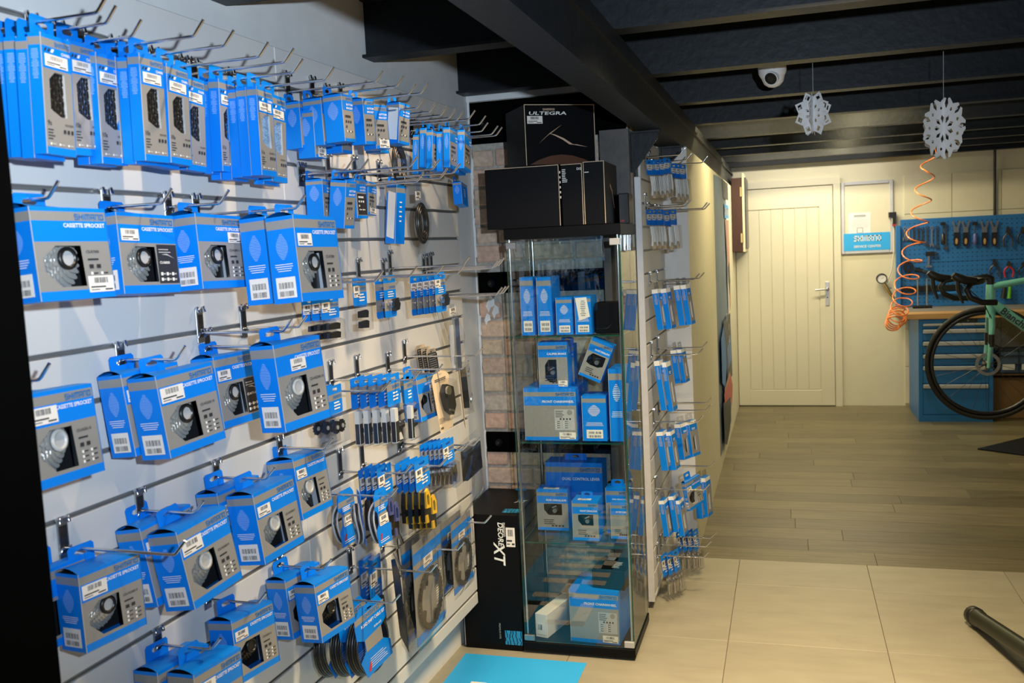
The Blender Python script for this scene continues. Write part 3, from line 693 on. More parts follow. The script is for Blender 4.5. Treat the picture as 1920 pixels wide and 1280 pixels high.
for key,f,kind,code,stk,pan,lab in CAS:
    u,v,z,ya,pi_,ro,w,h,d=f
    M=ftl(LW,f)
    put(cassette_kit(w,h,d,kind,code,stk,pan),'cassette_box','blue cassette box, '+lab,'box',M,'cassette boxes on the slatwall')
    if key in ('A1','A2','A3','A5','B1','B3','B4','B5','C3','C5','C6','D2','D3','D5'):
        tab_hook(LW,M,h,d,GZ,0.13,'chrome hook of the cassette box: '+lab.split(',')[0].replace('largest box','largest').replace('the second','second')+{'A1':'','A2':'','A3':'','A5':'','B1':', left end','B3':', second hook','B4':', third hook','B5':'','C3':', second hook','C5':', third hook','C6':', rightmost','D2':', left end','D3':', middle','D5':', right end'}[key],'hooks of the cassette boxes',cx=-w*.05)
# the rear neighbour of the far-left box in the third row, and its long hook
f=(1.225,.026,1.058,2,1.5,0,.132,.138,.058); M=ftl(LW,f)
M=LW.mat(1.245,.030,1.058,0,2,0)@Matrix.Translation((.066,0,-.138))
put(cassette_kit(.132,.138,.058,'dark','CS-HG400-9','top'),'cassette_box','blue cassette box, third cassette row, rear box half hidden by the black post','box',ftl(LW,(1.205,.030+.002,1.060,5,1.5,0,.132,.138,.028)),'cassette boxes on the slatwall') if False else None
b=cassette_kit(.132,.138,.028,'dark','CS-HG400-9','top')
put([b[0],b[4]],'cassette_box','blue box, third cassette row, rear one half hidden by the black post','box',ftl(LW,(1.165,.030,1.060,5,1.5,0,.132,.138,.028)),'cassette boxes on the slatwall')
M=ftl(LW,CAS[10][1]); tab_hook(LW,M,.138,.060,GZ,0.24,'long chrome hook sticking far out at the left end of the third cassette row','hooks of the cassette boxes',cx=-.0066)

# ---------------------------------------------------------------- chain boxes along the top
CHN=[('K0',(1.005,.150,1.935,-6,-2,0,.071,.186,.024),'10s','CN-HG53',2,'half hidden by the black post'),
('K1',(1.177,.168,1.934,-7.6,-2,.3,.070,.184,.022),'9s','CN-HG93',4,'with 9s print at the left end'),
('K2',(1.300,.106,1.953,-8.0,-2.5,-2.0,.071,.190,.024),'10s','CN-4601',1,'darker blue one just right of the 9s boxes'),
('K3',(1.359,.109,1.943,-5.7,-2,-.6,.071,.191,.024),'10s','CN-HG54',2,'hanging on the short hook'),
('K4',(1.410,.158,1.945,-4.9,-2,-1.0,.071,.188,.024),'10s','CN-HG95',3,'with 10s print, left of the middle three'),
('K5',(1.499,.145,1.944,-5.6,-1.2,1.2,.072,.184,.024),'10s','CN-6600',2,'with 10s print, centre of the middle three'),
('K6',(1.613,.098,1.946,-4.2,-2,1.9,.071,.188,.024),'10s','CN-6701',1,'with 10s print, right of the middle three'),
('K7',(1.709,.110,1.951,-6.4,-2,-.4,.071,.191,.024),'11s','CN-HG601-11',2,'with 11s print, left of the last stack'),
('K8',(1.743,.178,1.934,-6.4,-.5,0,.071,.185,.023),'11s','CN-HG701-11',5,'with 11s print, front of the last stack'),
('K9',(1.875,.127,1.942,-3.7,-2,1.8,.071,.195,.024),'11s','CN-HG901-11',2,'with 11s print, rightmost of all'),]
R=random.Random(21)
for key,f,num,code,n,lab in CHN:
    u,v,z,ya,pi_,ro,w,h,d=f; M=ftl(LW,f)
    kit=chain_kit(w,h,d,num,code,'film' if key in ('K8','K9') else 'dark')
    put(kit,'chain_box','slim blue chain box '+lab,'box',M,'chain boxes on the top hooks')
    for i in range(1,n):
        f2=(u+R.uniform(-.003,.006),v-(d+.0025)*i,z-R.uniform(0,.006),ya+R.uniform(-1.5,1.5),pi_,ro+R.uniform(-1,1),w,h,d)
        put([kit[0],kit[1],kit[3]],'chain_box','slim blue chain box, %s behind the one %s'%(ORD[i-1],lab),'box',ftl(LW,f2),'chain boxes on the top hooks')
    tab_hook(LW,M,h,d,GZ,0.155 if key in ('K2','K3') else 0.25,'chrome hook of the chain box '+lab,'hooks of the chain boxes')

# ---------------------------------------------------------------- bottom bracket boxes, right of the chains
BB='bottom bracket boxes on the slatwall'
def bb(f,lab,hookit=True,L=0.25,hl=None,group=BB,**k):
    u,v,z,ya,pi_,ro,w,h,d=f; M=ftl(LW,f); put(bracket_kit(w,h,d,**k),'bracket_box','small blue box, '+lab,'box',M,group)
    if hookit: tab_hook(LW,M,h,d,GZ,L,hl or ('chrome hook of small box: '+lab),'hooks of the small boxes')
for i,(v,lab) in enumerate(((.169,'front of the trio right of the chain boxes'),(.110,'middle of the trio right of the chain boxes'),(.051,'rear of the trio right of the chain boxes'))):
    bb((2.132+(0,.002,-.004)[i],v,1.973-(0,.004,.008)[i],4.1,1.1,-1.1+i,.050,.117,.047 if i==2 else .055),lab,i==0)
bb((2.255,.165,1.978,9,-1,-3.0,.048,.118,.046),'leaning, between the trio and the stickered one on top hooks')
bb((2.322,.160,1.971,19,1.5,-1.5,.052,.117,.048),'top hooks, price sticker at its lower corner',stick=True)
bb((2.409,.200,1.985,12,-2,5.0,.049,.112,.045),'top hooks, covered by a long white paper label',label_side=True)
for (a,b,c,e),lab,k in (((590,262,627,300),'hanging low under the trio, sticker at bottom',dict(stick=True)),((640,255,672,291),'hanging low under the leaning box',{}),((712,250,752,292),'hanging low under the paper-labelled box',{})):
    u,z=LW.px(a,b,.085); u1,z1=LW.px(c,e,.085); bb((u,.085,z1+.118,3,0,0,.05,.118,.05),lab,False,**k)
bb((2.181,.072,1.772,-3.4,.6,2.0,.054,.105,.048),'second row of small boxes, leftmost',L=.13)
bb((2.165,.150,1.761,2.7,-7,.2,.050,.122,.046),'second row, near one with bright side',L=.18,stick=False)
bb((2.312,.098,1.778,6.2,1.2,.4,.051,.107,.048),'second row, with a black info panel',L=.25,panel=True)
bb((2.470,.058,1.782,2.5,-1.2,5,.050,.095,.045),'second row of small boxes, sticker at its top',L=.25,stick=True)
bb((2.628,.075,1.778,15,-4,3.1,.043,.179,.039),'tall narrow one by the tape roll, white side label',L=.25,label_side=True,plain=True)
SL='slim boxes near the brick pier'
for i,v in enumerate((.200,.171,.143,.115,.087)):
    bb((2.775+(0,.012,-.004,.01,.016)[i],v,1.955-(0,.010,.004,-.006,.012)[i],-4+i*2,-2,2.5+i,.080,.124,.021),'slim, %s of five on one hook by the pier'%('front','second','third','fourth','rear')[i],i==0,group=SL,title=('CHAIN','PINS'))
bb((2.870,.213,1.956,-5.4,-2,7,.085,.124,.022),'slim, right end of the top hooks, bright spine',True,group=SL,title=('INNER','CABLE'))
bb((2.905,.178,1.945,-5,-2,3,.080,.122,.022),'slim, behind the one with bright spine at the right end',False,group=SL)
u,z=LW.px(864,340,.15); bb((u,.15,z,-8,3,6,.085,.075,.03),'blue tray hanging lowest at the right end by the pier',False,group=SL,plain=True)

# ---------------------------------------------------------------- carded packs
def slotcard(mb,F,w,z0,z1,bands,ch=0.0,slot=True):
    # bands: list of (frac from top, frac, mat) over z0..z1
    H_=z1-z0
    for i,(f0,f1,m) in enumerate(bands):
        a,b=z1-H_*f1,z1-H_*f0; c=ch if i==0 else 0; e=ch if i==len(bands)-1 else 0
        pts=[(e,a),(w-e,a),(w,a+e),(w,b-c),(w-c,b),(c,b),(0,b-c),(0,a+e)] if (c or e) else [(0,a),(w,a),(w,b),(0,b)]
        if i==0 and slot:
            r=min(.004,(b-a)*.2); cz=(a+b)/2; s=w*.22
            mb.ring(F,pts,[[(w/2-s,cz),(w/2-s*.8,cz-r),(w/2+s*.8,cz-r),(w/2+s,cz),(w/2+s*.8,cz+r),(w/2-s*.8,cz+r)]],m,0,.0008)
        else: mb.prism(F,pts,0,-0.0008,m)
def disc(r,n=14,ca=0,cb=0): return [(ca+r*math.cos(2*PI*k/n),cb+r*math.sin(2*PI*k/n)) for k in range(n)]
def blister(F,x0,x1,z0,z1,t):
    mb=MB(); i=min(.004,(x1-x0)*.1)
    vs=[F.p(*p,0.0005) for p in ((x0,z0),(x1,z0),(x1,z1),(x0,z1))]+[F.p(*p,t) for p in ((x0+i,z0+i),(x1-i,z0+i),(x1-i,z1-i),(x0+i,z1-i))]
    return mb.add(vs,[(4,5,6,7),(0,1,5,4),(1,2,6,5),(2,3,7,6),(3,0,4,7)],CLEAR)
def chainring(F,ca,cb,r,teeth,o0,o1,m,arms=4):
    mb=MB(); out=[]
    for k in range(teeth*4):
        a=2*PI*k/(teeth*4); rr=r if k%4 in (0,1) else r*.945; out.append((ca+rr*math.cos(a),cb+rr*math.sin(a)))
    inn=[]
    for k in range(48):
        a=2*PI*k/48; s=math.cos(arms*(a-.5)); rr=r*(.80 if s<.55 else .80-.26*(s-.55)/.45); inn.append((ca+rr*math.cos(a),cb+rr*math.sin(a)))
    mb.ring(F,out,[inn],m,o1,abs(o1-o0)); return mb
PK={}
def pack_kit(kind,w,h):
    k=(kind,round(w,3),round(h,3))
    if k in PK: return PK[k]
    F=Ffront(w); c=MB(); t=MB(); kit=[]
    if kind in ('pads','pulley','bars','shoes_yellow','shoes_blue','chrome','padsclip'):
        cut={'pads':.50,'pulley':.52,'bars':.56,'shoes_yellow':.60,'shoes_blue':.60,'chrome':.50,'padsclip':.30}[kind]
        slotcard(c,F,w,h*cut,h,[(0,.30,BLUE),(.30,.52,GREY),(.52,1,BLUE)],.003); kit.append(('card',c.mesh('card')))
        hh=h*(1-cut); t.lines(F,w*.42,w*.95,h*cut+hh*.12,h*cut+hh*.44,3,WHITE,3,.45,False)
        t.word(F,w*.94,h*cut+hh*.54,hh*.10,w*.55,LBLUE)
        kit.append(('lettering',t.mesh('lettering')))
        if kind in ('pads','shoes_yellow','shoes_blue','chrome'): kit.append(('price_sticker',sticker(F,w*.04,w*.48,h*cut+hh*.30,h*cut+hh*.72,5).mesh('price_sticker')))
        z1=h*cut; g=MB()
        if kind=='pads':
            for z in (.28,.66): g.prism(F,[(w*.18,z1*(z-.1)),(w*.80,z1*(z-.14)),(w*.84,z1*(z+.1)),(w*.70,z1*(z+.16)),(w*.2,z1*(z+.13))],.002,.010,BLKPL)
            nm='brake_pads'
        elif kind=='pulley':
            for x in (.34,.70):
                g.gear(F,w*x,z1*.58,w*.21,11,.003,.009,BLKPL,.003); g.prism(F,disc(w*.07,10,w*x,z1*.58),.009,.011,GREYPL)
            nm='pulleys'
        elif kind=='bars':
            g.box(-w*.42,-w*.18,-.016,-.002,z1*.08,z1*.95,WHITE); g.fq(Face((-w/2,-.016,0),(1,0,0),(0,0,1),(0,-1,0)),w*.09,w*.31,z1*.10,z1*.62,DARK); g.fq(Face((-w*.42,-.002,0),(0,-1,0),(0,0,1),(-1,0,0)),.001,.013,z1*.10,z1*.62,DARK)
            for z in (.35,.72): g.prism(F,[(w*.45,z1*z),(w*.92,z1*(z+.03)),(w*.92,z1*(z+.10)),(w*.52,z1*(z+.10))],.004,.012,BLKPL)
            g.prism(F,[(w*.45,z1*.08),(w*.95,z1*.05),(w*.8,z1*.25),(w*.5,z1*.24)],.002,.004,WHITE); nm='brake_pads'
        elif kind in ('shoes_yellow','shoes_blue'):
            m2=YELLOW if kind=='shoes_yellow' else PURPLE
            for i,(x,z) in enumerate(((.30,.50),(.68,.28))):
                g.prism(F,[(w*(x-.20),z1*(z-.2)),(w*(x+.16),z1*(z-.26)),(w*(x+.22),z1*(z+.3)),(w*(x+.08),z1*(z+.48)),(w*(x-.1),z1*(z+.45)),(w*(x-.2),z1*(z+.2))],.002,.014,BLKPL)
                g.ring(F,[(w*(x-.13),z1*(z+.10)),(w*(x+.18),z1*(z+.06)),(w*(x+.20),z1*(z+.34)),(w*(x+.06),z1*(z+.52)),(w*(x-.09),z1*(z+.48))],[[(w*(x-.05),z1*(z+.16)),(w*(x+.10),z1*(z+.14)),(w*(x+.11),z1*(z+.32)),(w*(x+.04),z1*(z+.40)),(w*(x-.04),z1*(z+.38))]],m2,.019,.006)
                g.prism(F,[(w*(x-.2),z1*(z-.22)),(w*(x-.02),z1*(z-.24)),(w*(x-.04),z1*(z-.06)),(w*(x-.18),z1*(z-.06))],.010,.018,m2)
            nm='brake_shoes'
        elif kind=='chrome':
            for x in (.3,.65):
                g.tube([(-w/2+w*x,-.008,z1*.15),(-w/2+w*(x+.05),-.010,z1*.5),(-w/2+w*x,-.008,z1*.9)],w*.09,CHROME,8)
                g.prism(F,disc(w*.13,10,w*x,z1*.72),.004,.014,STEEL)
            nm='chrome_fittings'
        else:
            g.prism(F,[(w*.62,z1*-.0),(w*.95,0),(w*.99,z1*.5),(w*.9,z1*1.0),(w*.66,z1*1.0)],.004,.016,BLKPL); nm='pad_holder'
        kit.append((nm,g.mesh(nm))); kit.append(('blister',blister(F,w*.03,w*.97,h*.01,z1*1.0,.019).mesh('blister')))
    elif kind in ('clip','clipblack'):
        slotcard(c,F,w,0,h,[(0,.18,BLUE),(.18,.34,GREY),(.34,.56,BLUE),(.56,.84,GREY),(.84,1,BLUE)],.006); kit.append(('card',c.mesh('card')))
        t.lines(F,w*.3,w*.95,h*.47,h*.63,3,WHITE,3,.4,False); t.word(F,w*.94,h*.69,h*.05,w*.5,LBLUE); kit.append(('lettering',t.mesh('lettering')))
        kit.append(('price_sticker',sticker(F,w*.03,w*.50,h*.62,h*.82,6).mesh('price_sticker'))) if kind=='clipblack' else None
        g=MB(); g.prism(F,[(w*.55,h*.14),(w*.92,h*.16),(w*1.02,h*.30),(w*.86,h*.40),(w*.90,h*.45),(w*.58,h*.43)],.002,.013,BLKPL); kit.append(('brake_pad',g.mesh('brake_pad')))
        g=MB(); g.prism(F,disc(w*.12,10,w*.40,h*.31),.002,.012,CHROME); g.prism(F,disc(w*.06,8,w*.22,h*.31),.002,.009,CHROME); kit.append(('screw',g.mesh('screw')))
    elif kind=='cable':
        o=[(w*.08,h*.02),(w*.98,h*.02),(w,h*.30),(w*.80,h*.40),(w*.80,h*.60),(w*.96,h*.68),(w*.94,h*.90),(w*.80,h),(w*.22,h),(w*.04,h*.90),(w*.02,h*.68),(w*.2,h*.60),(w*.2,h*.40),(w*.02,h*.3)]
        c.ring(F,o,[[(w*.36,h*.90),(w*.44,h*.885),(w*.62,h*.885),(w*.64,h*.905),(w*.44,h*.92)]],BLUE,0,.001)
        c.fq(F,w*.04,w*.95,h*.72,h*.82,GREY); c.fq(F,w*.205,w*.795,h*.385,h*.58,GREY); kit.append(('card',c.mesh('card')))
        t.lines(F,w*.25,w*.92,h*.62,h*.71,3,WHITE,4,.5,False); t.lines(F,w*.2,w*.9,h*.06,h*.13,2,WHITE,5,.3,False); t.fpoly(F,[(w*.2,h*.13),(w*.27,h*.10),(w*.36,h*.21),(w*.29,h*.24)],RED); t.word(F,w*.92,h*.745,h*.05,w*.4,LBLUE); kit.append(('lettering',t.mesh('lettering')))
        kit.append(('price_sticker',sticker(F,w*.26,w*.84,h*.36,h*.53,6).mesh('price_sticker')))
        g=MB()
        for q in range(3):
            g.tube([(w*(.47+.02*q)*math.cos(a),.006+.006*q+.002*math.sin(3*a),h*.40+h*.36*math.sin(a)) for a in [2*PI*i/28 for i in range(28)]],.0028,GREYPL if q!=1 else BLKPL,6,True)
        kit.append(('cable_coil',g.mesh('cable_coil')))
    elif kind=='ringbag':
        c.prism(F,[(0,0),(w,0),(w,h),(0,h)],0,-.001,GREY); c.fq(F,0,w,h*.80,h*.91,BLUE); c.fq(F,0,w,h*.91,h*1.0,GREY); c.fq(F,0,w,h*.67,h*.74,BLUE); c.fq(F,0,w,0,h*.09,BLUE); c.lines(F,w*.7,w*.95,h*.22,h*.58,14,WHITE,8,.5); kit.append(('card',c.mesh('card')))
        kit.append(('price_sticker',sticker(F,w*.34,w*.66,h*.70,h*.80,7).mesh('price_sticker')))
        kit.append(('chainring',chainring(F,w*.48,h*.37,w*.42,38,.004,.008,DSTEEL).mesh('chainring')))
        g=MB(); R=random.Random(4); n=7
        vs=[];fs=[]
        for i in range(n+1):
            for j in range(n+1): vs.append(F.p(-.006+(w+.012)*i/n,-.014+(h*1.06+.014)*j/n,(0.016+R.uniform(-.006,.006)) if 0<i<n and 0<j<n else .002))
        for i in range(n):
            for j in range(n): fs.append((i*(n+1)+j,(i+1)*(n+1)+j,(i+1)*(n+1)+j+1,i*(n+1)+j+1))
        g.add(vs,fs,FILM); kit.append(('clear_bag',g.mesh('clear_bag')))
    elif kind=='darkbag':
        c.prism(F,[(0,0),(w,h*.04),(w,h*.92),(w*.4,h),(0,h*.9)],0,-.001,BLKPL); c.fq(F,0,w*.5,h*.62,h*.88,BLUE); kit.append(('card',c.mesh('card')))
        kit.append(('price_sticker',sticker(F,w*.02,w*.36,h*.66,h*.80,7).mesh('price_sticker'))); kit.append(('paper_label',sticker(F,w*.38,w*.95,h*.52,h*.72,9).mesh('paper_label')))
        g=MB(); R=random.Random(6); n=7; vs=[]; fs=[]
        for i in range(n+1):
            for j in range(n+1): vs.append(F.p(-.006+(w+.012)*i/n,-.02+(h*1.06+.014)*j/n,(0.018+R.uniform(-.009,.009)) if 0<i<n and 0<j<n else .002))
        for i in range(n):
            for j in range(n): fs.append((i*(n+1)+j,(i+1)*(n+1)+j,(i+1)*(n+1)+j+1,i*(n+1)+j+1))
        g.add(vs,fs,FILM); kit.append(('clear_bag',g.mesh('clear_bag')))
    elif kind=='blueback':
        slotcard(c,F,w,0,h,[(0,.22,BLUE),(.22,.34,GREY),(.34,.60,BLUE),(.60,.62,GREY),(.62,1,BLUE)],.004); kit.append(('card',c.mesh('card')))
        t.lines(F,w*.4,w*.95,h*.44,h*.60,3,WHITE,4,.4,False); kit.append(('lettering',t.mesh('lettering'))); kit.append(('price_sticker',sticker(F,w*.08,w*.62,h*.60,h*.80,7).mesh('price_sticker')))
        g=MB(); g.prism(F,[(w*.2,h*.03),(w*.9,h*.05),(w*.8,h*.42),(w*.3,h*.40)],.002,.012,BLKPL); kit.append(('dark_part',g.mesh('dark_part')))
        kit.append(('clear_bag',blister(F,-.004,w+.004,-.008,h*1.03,.016).mesh('clear_bag')))
    elif kind=='tube':
        slotcard(c,F,w,h*.62,h,[(0,.3,BLUE),(.3,.6,GREYPL),(.6,1,BLUE)],.003); kit.append(('card',c.mesh('card')))
        g=MB(); R=random.Random(9)
        for x in (.28,.5,.72): g.tube([(-w/2+w*x,-.010,h*.10),(-w/2+w*x+.002,-.012,h*.3),(-w/2+w*x-.002,-.010,h*.58)],w*.10,SILVER,7)
        g.lathe([(w*.16,0),(w*.2,.012),(w*.1,.03)],TAN,8,Matrix.Translation((0,-.012,h*.02))); kit.append(('silver_parts',g.mesh('silver_parts')))
        kit.append(('blister',blister(F,w*.02,w*.98,0,h*.62,.024).mesh('blister')))
        kit.append(('price_sticker',sticker(F,w*.12,w*.70,h*.74,h*.88,6).mesh('price_sticker')))
    PK[k]=kit; return kit
def pack(W_,kind,tl,br,v,name,label,cat,group,yaw=0,pitch=0,roll=0,w=None):
    u0,z1=W_.px(*tl,v); u1,z0=W_.px(*br,v); wd=w or (u1-u0)/max(.5,math.cos(rad(yaw))); h=z1-z0
    M=W_.mat(u0,v,z1,yaw,pitch,roll)@Matrix.Translation((wd/2,0,-h))
    put(pack_kit(kind,wd,h),name,label,cat,M,group); return u0,z1,wd,h
def hook_px(W_,px,py,L,label,group,grooves=GZ):
    u,z=W_.px(px,py,L); g=gpick(grooves,z); return hook2(W_,u,g,g-z,L,label,group)
PKG='small carded packs on the slatwall'
def stack(kind,tl,br,v,n,dv,name,lab,cat,group,yaw=0,pitch=0,roll=0,step=None):
    u0,z1=LW.px(*tl,v); u1,z0=LW.px(*br,v); w=(u1-u0); h=z1-z0
    for i in range(n):
        M=LW.mat(u0+(step or 0)*i,v-dv*i,z1-.002*i,yaw+(i%3-1)*1.5,pitch,roll)@Matrix.Translation((w/2,0,-h))
        put(pack_kit(kind,w,h),name,(lab%ORD[i] if '%s' in lab else lab),cat,M,group)
stack('pads',(600,556),(638,637),.15,3,.026,'pad_pack','clear brake pad pack under the big cassette boxes, %s from the front','pack',PKG,3)
stack('pads',(660,522),(693,620),.10,1,.03,'pad_pack','brake pad pack hanging alone, sticker at top, black pads in its blister','pack',PKG)
stack('clip',(718,517),(746,592),.13,2,.026,'clip_pack','blue card with silver screw, pair left of the row of five, %s from the front','pack',PKG)
stack('clipblack',(814,511),(839,582),.20,5,.020,'clip_pack','blue card with black pad and sticker, %s from front in row of five','pack',PKG)
stack('pulley',(612,727),(648,826),.14,3,.028,'pulley_pack','pack of two black pulleys right of the second cassette row, %s from the front','pack',PKG)
stack('bars',(724,705),(757,825),.20,5,.027,'pad_pack','clear pack with white and black bar, %s from front in row of five','pack',PKG)
stack('bars',(756,702),(780,821),.21,1,.036,'pad_pack','clear pack with white and black bar, overlapping the small windowed carton','pack',PKG)
u,z=LW.px(779,710,.12); M=LW.mat(u,.12,z,8,4,-2)@Matrix.Translation((.055,0,-.135))
put(cassette_kit(.105,.135,.06,'dark','BR-R7000','right'),'bracket_box','small carton with dark window among the hanging packs, by the tan blister cards','box',M,BB)
tab_hook(LW,M,.135,.06,GZ,.25,'chrome hook of the small carton with dark window','hooks of the small boxes',cx=-.005)
# tan cards strung with black wire, tan blister cards
def wirecard():
    F=Ffront(.075); mb=MB(); mb.ring(F,[(0,0),(.075,0),(.075,.078),(.069,.084),(.006,.084),(0,.078)],[[(.03,.073),(.045,.073),(.045,.077),(.03,.077)]],TAN,0,.001)
    g=MB()
    for i in range(9): g.tube([(-.033,-.002,.006+.007*i),(.033,-.002,.006+.007*i)],.0016,BLKPL,5)
    g.tube([(-.035,-.002,.004),(-.035,-.002,.066),(-.030,-.002,.070),(.030,-.002,.070),(.035,-.002,.066),(.035,-.002,.004)],.0018,BLKPL,5)
    return [('card',mb.mesh('card')),('black_wires',g.mesh('black_wires'))]
wk=wirecard()
for i in range(3):
    u,z=LW.px(786,672,.06); put(wk,'wire_card','tan card laced with black wire, %s of three from the front'%ORD[i],'card',LW.mat(u+.06+.022*i,.085-.028*i,z+.005*i-.06,0,6,0),PKG)
def blistercard(w,h,seed):
    F=Ffront(w); mb=MB(); mb.ring(F,[(w*.1,0),(w*.85,h*.02),(w,h*.9),(w*.75,h),(w*.2,h),(0,h*.9)],[[(w*.4,h*.94),(w*.6,h*.94),(w*.6,h*.96),(w*.4,h*.96)]],TAN,0,.001)
    t=MB(); t.text(F,'BBB',w*.15,h*.05,h*.05,DARK,'l',True); t.lines(F,w*.1,w*.5,h*.14,h*.24,5,DARK,seed,.3,False); t.lines(F,w*.15,w*.8,h*.84,h*.89,2,DARK,2,.6,False)
    g=MB(); g.prism(F,[(w*.42,h*.34),(w*.66,h*.24),(w*.86,h*.38),(w*.84,h*.70),(w*.5,h*.78),(w*.30,h*.66),(w*.34,h*.48)],.003,.022,BLKPL)
    g.prism(F,disc(w*.14,12,w*.42,h*.68),.026,.032,CHROME); g.prism(F,[(w*.35,h*.35),(w*.6,h*.30),(w*.62,h*.33),(w*.37,h*.38)],.026,.030,STEEL)
    b=blister(F,w*.22,w*.94,h*.18,h*.84,.034)
    return [('card',mb.mesh('card')),('lettering',t.mesh('lettering')),('black_part',g.mesh('black_part')),('blister',b.mesh('blister'))]
for (a,b,c,e,v,ya,ro),lab in (((812,700,848,798,.17,10,-4),'tan blister card with a black part, left of two'),((847,660,874,796,.16,-25,2),'tan blister card turned edge-on, right of two by the pier')):
    u0,z1=LW.px(a,b,v); u1,z0=LW.px(c,e,v); w=min(.10,u1-u0); h=z1-z0
    put(blistercard(w,h,a),'blister_card',lab,'pack',LW.mat(u0+w/2,v,z1,ya,3,ro)@Matrix.Translation((0,0,-h)),PKG)
stack('shoes_yellow',(776,868),(812,985),.20,4,.020,'brake_shoe_pack','brake shoe pack with yellow tabs, %s of four from the front','pack',PKG,0,2)
stack('shoes_blue',(706,880),(742,1000),.14,4,.019,'brake_shoe_pack','brake shoe pack with slate blue tabs, %s of four from the front','pack',PKG,0,2)
stack('chrome',(829,830),(856,903),.20,6,.015,'fitting_pack','blue card with chrome fittings, %s of six from the front by the pier','pack',PKG)
stack('cable',(629,926),(668,1010),.10,1,.03,'cable_pack','gear cable on octagonal blue card, hanging alone by the cassette boxes','pack',PKG,3,3)
stack('cable',(698,922),(729,1012),.22,1,.03,'cable_pack','gear cable on octagonal blue card, front one with red mark before the brake shoes','pack',PKG,4,3)
stack('cable',(676,926),(706,1012),.18,1,.03,'cable_pack','gear cable on blue card seen edge-on, behind the one with the red mark','pack',PKG,-35,3)
# the grey pouch with a black block by the pier
def pouch(w,h):
    F=Ffront(w); c=MB(); c.prism(F,[(0,h*.35),(w*.9,h*.30),(w,h*.8),(w*.1,h*.86)],0,-.012,GREYPL)
    g=MB(); g.prism(F,[(w*.25,h*.36),(w*.88,h*.34),(w*.92,h*.78),(w*.3,h*.82)],.001,.018,BLKPL); g.prism(F,disc(w*.13,12,w*.58,h*.56),.018,.022,DSTEEL)
    b=MB(); R=random.Random(2); n=6; vs=[];fs=[]
    for i in range(n+1):
        for j in range(n+1): vs.append(F.p(-.01+(w+.02)*i/n,h*1.1*j/n-.03,.024+R.uniform(-.008,.006) if 0<i<n and 0<j<n else .002))
    for i in range(n):
        for j in range(n): fs.append((i*(n+1)+j,(i+1)*(n+1)+j,(i+1)*(n+1)+j+1,i*(n+1)+j+1))
    b.add(vs,fs,FILM); return [('grey_sheet',c.mesh('grey_sheet')),('black_block',g.mesh('black_block')),('clear_bag',b.mesh('clear_bag'))]
u0,z1=LW.px(852,830,.16); u1,z0=LW.px(908,912,.16)
put(pouch(u1-u0-.02,z1-z0),'parts_bag','clear bag holding a black block, by the pier above the tall black box','bag',LW.mat((u0+u1)/2,.16,z0,0,2,-6),PKG)
# long clear bag, roll in a bag, inner bag at the top
def longbag(w,h,kind):
    F=Ffront(w); g=MB(); kit=[]
    if kind=='strip':
        g.box(-w*.15,w*.22,-.012,-.002,h*.03,h*.80,STEEL); g.box(-w*.40,-w*.15,-.006,-.001,h*.0,h*.7,GREYPL); kit.append(('steel_strip',g.mesh('steel_strip')))
        kit.append(('price_sticker',sticker(F,w*.25,w*.8,h*.84,h*.95,3).mesh('price_sticker')))
    else:
        for q in range(5): g.tube([((w*.22+.005*q)*math.cos(a),-.008-.003*(q%2),h*.42+(w*.36+.006*q)*math.sin(a)) for a in [2*PI*i/24 for i in range(24)]],.005,DSTEEL if q%2 else BLKPL,6,True)
        kit.append(('tape_roll',g.mesh('tape_roll'))); kit.append(('price_sticker',sticker(F,w*.3,w*.7,h*.74,h*.86,3).mesh('price_sticker')))
    b=MB(); prof=[(0,.25),(.12,.34),(.3,.5),(.52,.5),(.68,.26),(1.0,.22)]
    for s in (0,1):
        vs=[];
        for f,hw in prof: vs+=[(-w*hw,.002-.02*s*math.sin(PI*f)-.002*s,h*f),(w*hw,.002-.02*s*math.sin(PI*f)-.002*s,h*f)]
        b.add(vs,[(2*i,2*i+1,2*i+3,2*i+2) for i in range(len(prof)-1)],FILM)
    kit.append(('clear_bag',b.mesh('clear_bag'))); return kit
for (a,b,c,e,v),kd,lab in (((771,338,803,475,.12),'roll','rolled black tape in a clear bag, hanging left of the pier'),((838,572,866,690,.17),'strip','long clear bag with a steel strip, hanging by the pier'),((728,285,760,326,.05),'roll','clear bag with dark tubing under the paper-labelled box')):
    u0,z1=LW.px(a,b,v); u1,z0=LW.px(c,e,v); w=min(.11,u1-u0); h=z1-z0
    put(longbag(w,h,kd),'clear_parts_bag',lab,'bag',LW.mat((u0+u1)/2,v,z0,0,0,-2),PKG)
